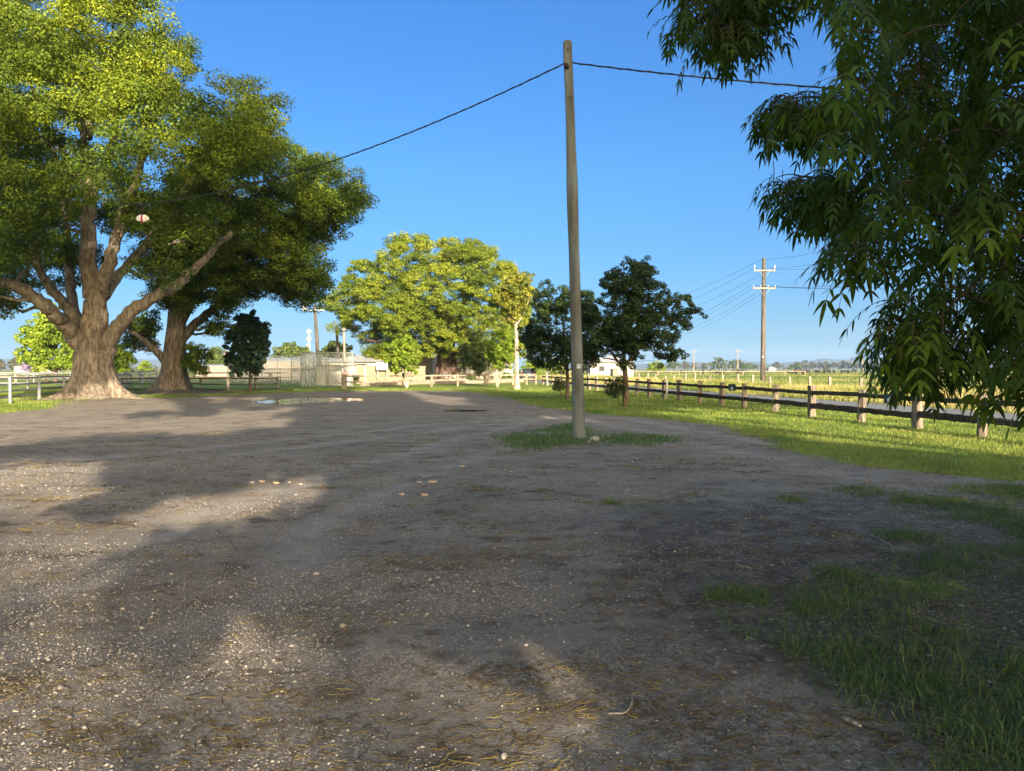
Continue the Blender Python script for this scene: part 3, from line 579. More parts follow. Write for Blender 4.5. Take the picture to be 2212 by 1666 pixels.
# --- big camphor on the left
Y1 = 40.0
T1 = [(-160, -160), (340, -160), (345, 10), (335, 60), (420, 80), (445, 130), (510, 150), (590, 205), (605, 260), (595, 310), (560, 360), (500, 420), (470, 520), (400, 600), (330, 640), (240, 600), (160, 590), (60, 640), (0, 690), (-160, 690)]
C, Rd = clumps(T1, Y1, 9.5, 255, (1.15, 2.05), 11, .35, .25, .82)
def gaps(C, Rd, sc, th, seed):
    u = CU + F * C[:, 0] / C[:, 1]; v = HV + F * (CH - C[:, 2]) / C[:, 1]; k = vn(u / sc, v / sc, seed) > th; return C[k], Rd[k]
def thin(C, Rd, polys, Y):
    u = CU + F * C[:, 0] / C[:, 1]; v = HV + F * (CH - C[:, 2]) / C[:, 1]; k = np.ones(len(C), bool)
    for p in polys: k &= ~(inpoly(u, v, p) & (C[:, 1] < Y + 1.0))
    return C[k], Rd[k]
for pl_, n_, s_ in (([(90, 640), (110, 430), (430, 430), (470, 560), (400, 610), (250, 600)], 34, 12), ([(-120, 690), (-120, 450), (170, 450), (120, 620), (20, 700)], 22, 13)):
    Ck_, Rk_ = clumps(pl_, Y1 + 5, 2.5, n_, (.8, 1.3), s_, .2); C = np.concatenate([C, Ck_]); Rd = np.concatenate([Rd, Rk_])
C, Rd = gaps(C, Rd, 80., .20, 4)
C, Rd = thin(C, Rd, [[(175, 430), (165, 330), (190, 250), (225, 260), (220, 340), (235, 430)], [(235, 420), (290, 300), (330, 250), (350, 270), (310, 400), (280, 500)], [(90, 300), (60, 180), (90, 170), (130, 300)], [(300, 560), (420, 400), (460, 420), (350, 590)], [(120, 660), (130, 560), (165, 410), (235, 410), (290, 500), (330, 590), (310, 680)], [(20, 640), (30, 560), (90, 560), (130, 660)], [(130, 330), (150, 290), (200, 330), (190, 400), (150, 390)]], Y1)
l1 = [(LP(Y1, (205, 868), (204, 820), (201, 770), (203, 730), (206, 690), (206, 650)), 1.08, .52),
      (LP(Y1, (193, 790, .1), (180, 752, -.2), (160, 725, -.6), (128, 690, -1.5), (90, 655, -2.6), (40, 620, -3.5), (-40, 600, -4)), .48, .26),
      (LP(Y1, (195, 775, .1), (182, 730), (165, 690, .5), (140, 655, .5), (110, 625, .5), (85, 585, 0), (60, 500, -1)), .42, .15),
      (LP(Y1, (180, 720, 1), (158, 670, 2), (150, 610, 3), (148, 530, 3.5), (130, 400, 4), (110, 280, 4)), .36, .1),
      (LP(Y1, (203, 740), (206, 690, -.2), (206, 650, -.3), (200, 620, -.3), (190, 560, -.5), (192, 480, -.5), (196, 420, -1), (185, 340, -1.2), (170, 220, -2)), .62, .16),
      (LP(Y1, (208, 660), (222, 610, -.8), (240, 560, -1.2), (255, 500, -1.5), (290, 400, -2), (330, 260, -3)), .42, .12),
      (LP(Y1, (225, 640, 0), (250, 600, 1), (300, 550, 2), (350, 480, 2), (420, 380, 1), (500, 260, 0)), .3, .08),
      (LP(Y1, (215, 800, -.1), (230, 760, -.2), (250, 720, -.5), (285, 670, -1), (330, 645, -1), (385, 615, -.5), (430, 570, 0), (500, 500, 0)), .50, .14),
      (LP(Y1, (192, 430, -1), (150, 350, -2), (100, 270, -3), (60, 160, -3)), .24, .07),
      (LP(Y1, (196, 420, -1), (240, 330, 0), (260, 200, 0), (280, 60, 0)), .24, .07),
      (LP(Y1, (190, 300, 0), (200, 180, 1), (150, 40, 1), (140, -80, 1)), .22, .07)]
b1 = l1[0][0][0].copy(); b1[2] = 0
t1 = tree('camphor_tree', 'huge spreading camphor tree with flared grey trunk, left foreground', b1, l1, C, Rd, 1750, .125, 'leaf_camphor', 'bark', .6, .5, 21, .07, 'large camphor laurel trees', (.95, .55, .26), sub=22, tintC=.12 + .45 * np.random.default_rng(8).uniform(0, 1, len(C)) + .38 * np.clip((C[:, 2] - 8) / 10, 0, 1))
# --- second camphor right behind
Y2 = 51.0
T2 = [(330, 640), (350, 430), (430, 330), (520, 260), (640, 320), (690, 330), (770, 385), (815, 455), (770, 465), (735, 495), (700, 545), (720, 600), (712, 655), (645, 665), (560, 640), (500, 665), (470, 690), (440, 660), (390, 690)]
C2, R2 = clumps(T2, Y2, 9, 190, (1.1, 1.9), 31, .3, .25, .8)
T2b = [(405, 750), (430, 735), (452, 770), (445, 808), (415, 812), (400, 790)]; Ca, Ra = clumps(T2b, Y2 - 1, 1.5, 14, (.5, .8), 33, .3)
T2c = [(262, 700), (330, 670), (350, 720), (330, 765), (280, 755)]; Cb, Rb = clumps(T2c, Y2 + 1, 2, 18, (.6, .95), 34, .3)
T2d = [(470, 640), (520, 640), (500, 705), (460, 740), (440, 720)]; Cc, Rc = clumps(T2d, Y2, 2, 14, (.6, .9), 35, .3)
C2 = np.concatenate([C2, Ca, Cb, Cc]); R2 = np.concatenate([R2, Ra, Rb, Rc])
l2 = [(LP(Y2, (375, 856), (376, 820), (378, 770), (382, 710), (384, 660)), .9, .5),
      (LP(Y2, (372, 800), (345, 765, -.5), (310, 735, -1), (280, 715, -1)), .36, .14),
      (LP(Y2, (380, 730), (372, 660), (352, 620), (340, 560), (330, 480)), .42, .12),
      (LP(Y2, (382, 720), (398, 640, 1), (395, 560, 1), (420, 460, 1), (450, 380, 0)), .5, .12),
      (LP(Y2, (385, 700), (430, 620, -1), (500, 570, -2), (600, 530, -2), (680, 490, -2), (760, 440, -1)), .42, .08),
      (LP(Y2, (386, 740), (440, 680, 0), (520, 630, 0), (610, 600, 0), (680, 600, 0)), .36, .08),
      (LP(Y2, (420, 460, 1), (520, 400, 0), (640, 380, 0)), .2, .07)]
b2 = l2[0][0][0].copy(); b2[2] = 0
tree('camphor_tree', 'dark shaded camphor tree standing behind the huge one, reaching right', b2, l2, *gaps(C2, R2, 80., .22, 6), 1300, .135, 'leaf_camphor', 'bark', .6, .45, 41, .07, 'large camphor laurel trees', (.9, .6, .24), sub=20, tintC=.08 + .48 * np.random.default_rng(9).uniform(0, 1, len(gaps(C2, R2, 80., .22, 6)[0])))
# --- middle tree
Y3 = 108.0
T3 = [(694, 700), (700, 650), (730, 620), (745, 580), (800, 545), (845, 512), (900, 508), (950, 518), (1010, 518), (1060, 530), (1095, 560), (1130, 600), (1150, 640), (1140, 720), (1130, 790), (1060, 800), (1000, 790), (960, 770), (940, 770), (900, 790), (870, 795), (800, 790), (770, 785), (790, 740), (740, 720)]
C3, R3 = clumps(T3, Y3, 12, 300, (1.3, 2.2), 51, .3, .35, .7)
l3 = [(LP(Y3, (966, 822), (965, 800), (966, 775), (962, 760)), 1.3, 1.3),
      (LP(Y3, (960, 780), (930, 735, -2), (890, 700, -4), (840, 660, -5), (790, 620, -4)), .6, .15),
      (LP(Y3, (964, 770), (950, 700, 0), (945, 640, 0), (920, 570, 0)), .6, .15),
      (LP(Y3, (970, 770), (985, 700, 0), (1010, 630, 0), (1040, 560, 0)), .6, .15),
      (LP(Y3, (972, 775), (1020, 730, -2), (1070, 690, -3), (1110, 660, -2)), .6, .15),
      (LP(Y3, (950, 760), (900, 745, -5), (850, 740, -7), (790, 735, -5)), .5, .12)]
b3 = l3[0][0][0].copy(); b3[2] = 0
tree('camphor_tree', 'broad bright green domed camphor tree in the middle distance', b3, l3, C3, R3, 1100, .21, 'leaf_camphor_far', 'bark_red', .62, .6, 61, .1, 'large camphor laurel trees', (.8, 1.3, .1), tintC=np.random.default_rng(5).uniform(.3, .9, len(C3)), sub=14)
T3b = [(740, 728), (770, 724), (790, 735), (770, 752), (745, 748)]
# --- small trees
def small(name, label, base, Y, poly, n, rr, depth, mat, bark, limbs, per=220, size=.13, seed=1, flat=.8, group=None, twig=.03, up=.4, inset=.4, flare=None, asp=.6, gap=.5):
    Cc_, Rr_ = clumps(poly, Y, depth, n, rr, seed, inset, .15, gap); bb = np.array(base, float)
    return tree(name, label, bb, limbs, Cc_, Rr_, per, size, mat, bark, flat, up, seed, twig, group, flare, asp=asp, sub=7)
def stems(Y, base, tops, r, fork=None):
    o = []; 
    for i, tp in enumerate(tops): o.append((LP(Y, base, ((base[0] * .6 + tp[0] * .4), (base[1] * .55 + tp[1] * .45)), tp), r, r * .35))
    return o
g = G(541, 848); small('small_tree', 'dark columnar tree on the lawn between the big camphor and the ball fence', g, 51.8, [(490, 780), (486, 730), (500, 690), (520, 676), (560, 676), (580, 700), (583, 740), (575, 780), (560, 812), (540, 805), (505, 812)], 120, (.32, .52), 1.5, 'leaf_column', 'bark_dark', [(LP(51.8, (541, 850), (541, 810), (539, 760), (537, 700)), .12, .03), (LP(51.8, (541, 815), (525, 800), (515, 770)), .05, .02), (LP(51.8, (542, 815), (556, 800), (562, 770)), .05, .02)], 620, .10, 71, .9)
g = G(879, 838); small('small_tree', 'small bright green tree with splayed pale stems in front of the block wall', g, 64.4, [(832, 780), (828, 755), (850, 735), (880, 728), (905, 750), (908, 790), (890, 808), (860, 812), (840, 800)], 46, (.4, .7), 1.5, 'leaf_bright', 'bark_pale', stems(64.4, (879, 839), [(850, 780), (868, 770), (885, 765), (898, 780)], .075), 520, .125, 73)
g = G(1054, 833); small('small_tree', 'dark green multi-stemmed tree left of its yellower neighbour by the pale fence', g, 73, [(995, 790), (990, 755), (1010, 725), (1040, 710), (1060, 740), (1058, 790), (1040, 805), (1010, 803)], 46, (.45, .8), 1.6, 'leaf_green_far', 'bark_pale', stems(73, (1054, 834), [(1018, 770), (1035, 765), (1050, 755), (1062, 765)], .08), 520, .13, 75)
g = G(1074, 837); small('small_tree', 'yellow-green multi-stemmed tree next to the pale barked tall tree', g, 66, [(1050, 785), (1050, 745), (1070, 715), (1100, 705), (1118, 735), (1115, 780), (1095, 795), (1065, 795)], 46, (.4, .7), 1.5, 'leaf_bright', 'bark_pale', stems(66, (1074, 838), [(1058, 775), (1070, 760), (1085, 760), (1100, 765)], .08), 460, .12, 77)
g = G(1117.5, 842); small('slender_tree', 'tall slender tree with pale trunk and yellowing sparse crown', g, 58.7, [(1075, 680), (1070, 630), (1085, 600), (1110, 588), (1140, 590), (1165, 620), (1160, 650), (1140, 680), (1120, 705), (1095, 700)], 60, (.35, .75), 1.7, 'leaf_yellow', 'bark_pale',
      [(LP(58.7, (1117.5, 843), (1116, 800), (1116, 740), (1114, 690)), .19, .11), (LP(58.7, (1114, 695), (1105, 660), (1095, 630)), .08, .03), (LP(58.7, (1114, 695), (1122, 650), (1125, 600)), .08, .02), (LP(58.7, (1115, 705), (1135, 670), (1145, 640)), .06, .02), (LP(58.7, (1116, 610), (1120, 585), (1112, 560)), .015, .005)], 200, .15, 79, .8, flare=(.5, .3, .03))
DK = 'dark feathery trees on the lawn'
g = G(1225, 862); small('feathery_tree', 'dark feathery tree just left of the timber pole, half hidden by it', g, 40.6, [(1130, 770), (1128, 700), (1150, 640), (1185, 605), (1215, 620), (1245, 600), (1290, 620), (1300, 700), (1290, 790), (1240, 805), (1180, 800), (1150, 795)], 100, (.35, .7), 2.1, 'leaf_dark', 'bark_dark', [(LP(40.6, (1225, 864), (1226, 820), (1224, 770), (1215, 690)), .12, .05), (LP(40.6, (1225, 800), (1190, 750), (1165, 700)), .07, .02), (LP(40.6, (1225, 790), (1255, 740), (1260, 670)), .07, .02)], 560, .09, 81, .85, DK, .03, .4)
g = G(1350, 880); tD = small('feathery_tree', 'larger dark feathery tree with leaning crown right of the timber pole', g, 31.8, [(1256, 785), (1240, 700), (1250, 630), (1285, 600), (1300, 600), (1335, 575), (1370, 552), (1410, 560), (1440, 620), (1450, 635), (1425, 655), (1475, 632), (1528, 678), (1490, 708), (1470, 730), (1488, 770), (1455, 795), (1400, 780), (1370, 800), (1310, 800)], 170, (.26, .55), 2.2, 'leaf_dark', 'bark_dark',
      [(LP(31.8, (1350, 882), (1352, 850), (1350, 800), (1345, 740), (1350, 660)), .15, .05), (LP(31.8, (1350, 800), (1310, 750), (1285, 690)), .07, .02), (LP(31.8, (1350, 790), (1400, 730), (1450, 690)), .08, .02), (LP(31.8, (1348, 740), (1380, 660), (1395, 590)), .07, .02)], 480, .078, 83, .8, DK, .025, .4)
g = G(1322, 868); Cs, Rs = clumps([(1290, 850), (1305, 825), (1345, 815), (1350, 870), (1320, 872)], 32, .5, 10, (.18, .3), 85, .2)
tree('shrub', 'low leafy sucker growth at the foot of the larger dark feathery tree', np.array([g[0], 32, 0]), [(LP(32, (1340, 878), (1330, 855), (1318, 835)), .02, .008)], Cs, Rs, 130, .09, 'leaf_dark', 'bark_dark', .9, .4, 86, .012)
g = G(1208, 855); Cs, Rs = clumps([(1192, 838), (1205, 822), (1222, 825), (1222, 848), (1200, 850)], 41, .5, 8, (.18, .3), 87, .2)
tree('shrub', 'small leafy sucker growth at the foot of the dark tree left of the pole', np.array([g[0], 41, 0]), [(LP(41, (1215, 860), (1210, 845), (1206, 832)), .02, .008)], Cs, Rs, 110, .1, 'leaf_green_far', 'bark_dark', .9, .4, 88, .012)
for i_, (u_, Y_, w_, h_, lab_) in enumerate([(768, 79, 16, 14, 'low shrub at the left end of the cream block wall'), (795, 80, 20, 11, 'wide low shrub before the middle of the cream block wall'), (915, 84, 22, 16, 'leafy shrub between the bright small tree and the domed tree trunk'), (1015, 84, 20, 16, 'shrub right of the domed tree trunk behind the bleached fence'), (1092, 88, 26, 20, 'shrub behind the slender pale barked tree')]):
    vb_ = HV + CH * F / Y_; Cs, Rs = clumps([(u_ - w_ / 2, vb_), (u_ - w_ / 2, vb_ - h_ * .7), (u_, vb_ - h_ * 1.2), (u_ + w_ / 2, vb_ - h_ * .8), (u_ + w_ / 2, vb_)], Y_, .6, 12, (.2, .34), 500 + i_, .2, gap=.3)
    if len(Cs): gb_ = P(u_, vb_, Y_); gb_[2] = 0; tree('shrub', lab_, gb_, [([gb_, gb_ + np.array([0, 0, .3]), gb_ + np.array([.05, 0, .6])], .03, .01)], Cs, Rs, 130, .13, 'leaf_green_far', 'bark_dark', .9, .4, 510 + i_, .01, 'low shrubs behind the bleached fence')
# trees behind the left camphor
small('bush_tree', 'yellow-green leafy tree seen behind the left side of the huge trunk', P(120, 818, 88) * np.array([1, 1, 0]), 88, [(38, 770), (40, 730), (55, 690), (100, 662), (165, 655), (200, 700), (210, 790), (170, 808), (110, 806), (75, 800)], 80, (.9, 1.5), 3, 'leaf_bright', 'bark_dark', [(LP(88, (120, 827), (122, 790), (120, 740)), .3, .1)], 300, .3, 91, .75, 'leafy trees behind the huge camphor')
small('bush_tree', 'low yellow-green leafy tree seen right of the huge trunk', P(255, 820, 88) * np.array([1, 1, 0]), 88, [(225, 800), (225, 750), (250, 735), (280, 760), (292, 790), (270, 810)], 30, (.8, 1.3), 2, 'leaf_bright', 'bark_dark', [(LP(88, (250, 827), (250, 800), (250, 770)), .2, .08)], 300, .3, 93, .75, 'leafy trees behind the huge camphor')
# ------------------------------------------------------------------ far trees
def far_tree(u0, u1, vt, Y, label, mat, name='tree', n=26, seed=1, vb=None, trunk=True, bark='bark_dark', size=None, per=110, group='far trees along the horizon'):
    vb = vb or HV + CH * F / Y; w = u1 - u0; c = (u0 + u1) / 2; h = vb - vt; r = np.random.default_rng(seed)
    po = [(u0 + w * .06, vb - h * .16), (u0, vb - h * .45), (u0 + w * .12, vb - h * .75), (c - w * .12, vt), (c + w * .15, vt + h * .02), (u1 - w * .1, vb - h * .72), (u1, vb - h * .42), (u1 - w * .05, vb - h * .16)]
    po = [(a + r.normal(0, w * .03), b_ + r.normal(0, h * .03)) for a, b_ in po]; rad = h * Y / F
    C_, R_ = clumps(po, Y, w * Y / F * .4, n, (rad * .14, rad * .24), seed, .3, .2, .5)
    g_ = P(c, vb, Y); g_[2] = 0
    if name == 'gum': name = 'gum_tree'
    return tree(name, label, g_, [([g_, g_ + np.array([0, 0, rad * .35]), g_ + np.array([0, 0, rad * .8])], rad * .035, rad * .012)], C_, R_, per, size or rad * .075, mat, bark, .75, .5, seed, rad * .008, group, twn=4, sub=5)
FT = [(1437, 1471, 779, 700, 'rounded dark tree on the horizon just right of the large feathery tree', 'leaf_green_far', 'tree'),
      (1470, 1490, 781, 800, 'grey-brown gum beside the leftmost far power pole', 'leaf_gum', 'gum'), (1490, 1512, 784, 900, 'low gum on the horizon right of the leftmost far power pole', 'leaf_gum', 'gum'),
      (1512, 1532, 782, 900, 'thin gum left of the big round green trees', 'leaf_gum', 'gum'),
      (1528, 1578, 772, 700, 'left one of the two big round green trees on the horizon', 'leaf_green_far', 'tree'), (1568, 1614, 774, 720, 'right one of the two big round green trees on the horizon', 'leaf_green_far', 'tree'),
      (1608, 1628, 784, 900, 'small dark tree right of the big round pair', 'leaf_green_far', 'tree'), (1624, 1639, 786, 900, 'small dark tree touching the left of the tall utility pole', 'leaf_green_far', 'tree'),
      (1651, 1668, 790, 800, 'low dark tree beside the tiny far house', 'leaf_green_far', 'tree'), (1668, 1694, 782, 900, 'olive rounded gum right of the tiny far house', 'leaf_gum', 'gum'),
      (1690, 1706, 793, 900, 'low yellowish scrub tree on the horizon', 'leaf_gum', 'gum'), (1703, 1716, 787, 800, 'small green tree before the long gum row', 'leaf_green_far', 'tree'),
      (1714, 1730, 781, 850, 'dark pointed pine at the start of the long gum row', 'leaf_green_far', 'tree')]
for i, (a, b_, vt, Yy, lab, mt, nm) in enumerate(FT): far_tree(a, b_, vt, Yy, lab, mt, nm, 30, 200 + i)
ord_ = ['first', 'second', 'third', 'fourth', 'fifth', 'sixth', 'seventh', 'eighth', 'ninth', 'tenth', 'eleventh', 'twelfth', 'thirteenth', 'fourteenth']
gums = [(1728, 1750), (1745, 1765), (1760, 1782), (1778, 1795), (1788, 1812), (1806, 1828), (1822, 1845), (1840, 1862), (1856, 1880), (1874, 1895), (1890, 1912), (1906, 1930), (1925, 1955), (1950, 1980)]
for i, (a, b_) in enumerate(gums): far_tree(a, b_, 779 + (i * 37 % 5), 980 + (i * 53 % 60), ord_[i] + ' gum from the left in the long grey-brown row under the hills', 'leaf_gum', 'gum', 24, 240 + i, group='gums in the long row under the hills')
far_tree(1778, 1795, 791, 600, 'single low bright green tree in front of the long gum row', 'leaf_green_far', 'tree', 20, 260)
far_tree(1398, 1437, 780, 180, 'bright yellow-green bush below the large feathery tree crown', 'leaf_bright', 'tree', 40, 261, vb=806)
far_tree(1165, 1225, 772, 150, 'green tree behind the dark feathery tree left of the pole', 'leaf_bright', 'tree', 40, 262, vb=812)
far_tree(1120, 1170, 778, 140, 'leafy green tree behind the parked car', 'leaf_bright', 'tree', 40, 263, vb=815)
far_tree(586, 672, 742, 170, 'wide olive tree behind the ball court fences', 'leaf_green_far', 'tree', 60, 264, per=160)
far_tree(692, 765, 734, 142, 'bright green tree behind the white corrugated shed', 'leaf_green_far', 'tree', 50, 265, per=160)
far_tree(448, 482, 752, 190, 'green tree beside the pale power pole left of the columnar tree', 'leaf_green_far', 'tree', 36, 266)
far_tree(470, 500, 757, 200, 'half bare tree directly behind the pale power pole', 'leaf_gum', 'gum', 18, 267)
far_tree(296, 329, 780, 150, 'small olive bush tree between the two camphor trunks', 'leaf_bright', 'tree', 30, 268, vb=812)
far_tree(16, 50, 770, 320, 'dark grey-green pine at the far left, behind the jacaranda', 'leaf_gum', 'pine_tree', 30, 269)
far_tree(-20, 12, 772, 300, 'dark tree cut by the left edge of the picture', 'leaf_gum', 'tree', 30, 270)
far_tree(44, 74, 779, 290, 'purple flowering jacaranda far off at left', 'leaf_jac', 'jacaranda_tree', 24, 271, bark='bark_pale')
far_tree(270, 300, 787, 420, 'low dark tree far behind the yard rails right of the huge trunk', 'leaf_gum', 'tree', 20, 272)
far_tree(325, 345, 789, 420, 'low dark tree far behind, just left of the second camphor trunk', 'leaf_gum', 'tree', 20, 273)
far_tree(1240, 1300, 783, 160, 'dark tree behind the cream house, left of it', 'leaf_green_far', 'tree', 36, 274, vb=812)
# ------------------------------------------------------------------ pecan overhanging from the right
def pecan():
    r = np.random.default_rng(99)
    L1 = [(1465, -120), (1465, 30), (1520, 100), (1570, 110), (1650, 50), (1700, -20), (1760, -30), (1760, -120)]
    L2 = [(1655, 235), (1670, 205), (1720, 205), (1790, 190), (1820, 230), (1780, 265), (1710, 270)]
    L3 = [(1668, 385), (1710, 350), (1780, 345), (1820, 390), (1800, 450), (1730, 430), (1690, 420)]
    L4 = [(1830, -120), (2500, -120), (2500, 830), (2200, 825), (2120, 825), (2050, 760), (1985, 800), (1950, 700), (1980, 570), (1920, 470), (1890, 570), (1840, 560), (1805, 470), (1825, 340), (1800, 250), (1800, 60)]
    L5 = [(1925, 640), (1985, 640), (1985, 790), (1935, 780)]
    hub = np.array([6.6, 4.6, 4.2]); t = thing('pecan_tree', 'pecan tree hanging dark drooping leaves down the right side of the view', 'tree', (9.0, 3.6, 0))
    off = (9.0, 3.6, 0); b = MB(); b.tube([(9.0, 3.6, -.1), (9.0, 3.6, 1.5), (8.8, 3.7, 3.2), (8.9, 3.5, 5.5), (9.3, 3.2, 8), (9.4, 3.0, 11)], [.42, .33, .3, .24, .16, .06], 16)
    limbs = [resample([(8.9, 3.7, 2.6), (6.6, 4.6, 3.7), P(2212, 128, 5.6), P(2060, 235, 5.9), P(1900, 330, 6.0), P(1690, 240, 6.1)], 18), resample([(8.9, 3.6, 3.2), (6.5, 4.4, 4.6), P(2170, -20, 5.4), P(1900, 30, 6.0), P(1600, 10, 6.4)], 18),
             resample([(8.8, 3.7, 2.4), (6.2, 4.4, 3.3), P(2212, 190, 4.9), P(2130, 300, 4.7), P(2060, 430, 4.6), P(2010, 560, 4.6)], 16), resample([(8.8, 3.7, 2.2), (5.8, 4.2, 2.9), P(2230, 420, 4.3), P(2150, 520, 4.1), P(2080, 640, 4.0)], 14),
             resample([(8.8, 3.7, 2.6), (6.4, 4.6, 3.6), P(2150, 260, 5.8), P(1950, 380, 5.6), P(1790, 450, 5.5)], 14)]
    nodes = []
    for q in limbs:
        b.tube(q, np.interp(np.linspace(0, 1, len(q)), [0, .35, .6, 1], [.13, .05, .02, .008]), 8); nodes += list(q[5:])
    NP = np.array(nodes); T = []; ti = []; Ck = []; ckt = []
    shoots = []
    for poly, n, ya, yb in ((L1, 105, 5.6, 6.8), (L2, 34, 5.4, 6.4), (L3, 34, 5.2, 6.4), (L4, 560, 3.7, 6.6), (L5, 18, 4.4, 5)):
        A = np.array(poly); lo, hi = A.min(0), A.max(0); c = 0
        while c < n:
            u, v = lo + (hi - lo) * r.uniform(0, 1, 2)
            if not inpoly(u, v, poly): continue
            if vn(u / 70., v / 70., 7) < .27: c += .25; continue
            c += 1; shoots.append(P(u, v, r.uniform(ya, yb)))
    shoots.sort(key=lambda p: np.min(np.linalg.norm(NP - p, axis=1)))
    def leaflet(o, d, dn, L, w, tv):
        d = d / (np.linalg.norm(d) + 1e-9); s = np.cross(d, dn); s /= np.linalg.norm(s) + 1e-9; g_ = np.array([0, 0, -1.]); pts = []
        for k, (q, wd) in enumerate(((0, 0), (.28, 1), (.6, .85), (.85, .4), (1, 0))):
            c_ = o + d * L * q * (1 - .12 * q) + g_ * L * .34 * q * q; pts += [c_] if wd == 0 else [c_ - s * w * wd / 2, c_ + s * w * wd / 2]
        T.append(pts); ti.append(tv)
    for p in shoots:
        j = int(np.argmin(np.linalg.norm(NP - p, axis=1) + 1.2 * np.clip(p[2] - NP[:, 2], 0, 9))); a = NP[j]; ln = np.linalg.norm(p - a)
        q = resample([a, (a + p) / 2 + np.array([0, 0, .18 * ln]), p], 6); b.tube(q, np.linspace(.007, .003, 6), 4, cap=False); NP = np.concatenate([NP, q[2:]])
        st = r.uniform(.15, .62); bright = r.uniform() < (.30 if p[2] < 2.6 else .10); st = r.uniform(.72, 1.) if bright else st
        for k in range(r.integers(4, 9)):
            az = r.uniform(0, 6.28); el = r.uniform(-.5, .5); d = np.array([math.cos(az) * math.cos(el), math.sin(az) * math.cos(el), math.sin(el)]); LL = r.uniform(.2, .34); m = r.integers(4, 7); o = p + d * .01
            pos = [o]; dd = d.copy()
            for i in range(m): dd = dd + np.array([0, 0, -.30]); dd /= np.linalg.norm(dd); pos.append(pos[-1] + dd * LL / m)
            b.tube(pos, .0016, 3, cap=False)
            for i in range(1, m + 1):
                dd = pos[i] - pos[i - 1]; dd /= np.linalg.norm(dd); sd = np.cross(dd, np.array([0, 0, 1.])); sd /= np.linalg.norm(sd) + 1e-6; N_ = np.cross(sd, dd); l_ = r.uniform(.050, .095) * (.75 + .5 * i / m)
                for sg in (-1, 1): leaflet(pos[i], sd * sg * .85 + dd * .75 + r.normal(0, .12, 3), N_ + r.normal(0, .25, 3), l_, l_ * .24, st + r.normal(0, .07))
                if i == m: leaflet(pos[i], dd, N_, l_ * 1.15, l_ * .27, st + r.normal(0, .07))
        if r.uniform() < .22:
            for k in range(r.integers(4, 9)):
                o = p + r.normal(0, .05, 3); L = r.uniform(.07, .15); Ck.append([o + np.array([r.normal(0, .004), r.normal(0, .004), -L * i / 4]) for i in range(5)])
    b.build('trunk', M['bark_dark'], t, off=off)
    T = np.array(T); n = len(T); Fc = np.array([(0, 1, 2), (1, 3, 4), (1, 4, 2), (3, 5, 6), (3, 6, 4), (5, 7, 6)])
    npmesh('crown', T.reshape(-1, 3), (np.arange(n)[:, None, None] * 8 + Fc).reshape(-1, 3), M['leaf_pecan'], t, dict(tint=np.repeat(np.clip(ti, 0, 1), 8)), off=off, smooth=True)
    cb = MB()
    for q in Ck: cb.tube(q, [.0025, .0035, .0035, .003, .0015], 4, a=r.uniform(.2, .9))
    o = cb.build('catkins', M['catkin_hang'], t, off=off); o['kind'] = 'stuff'
pecan()
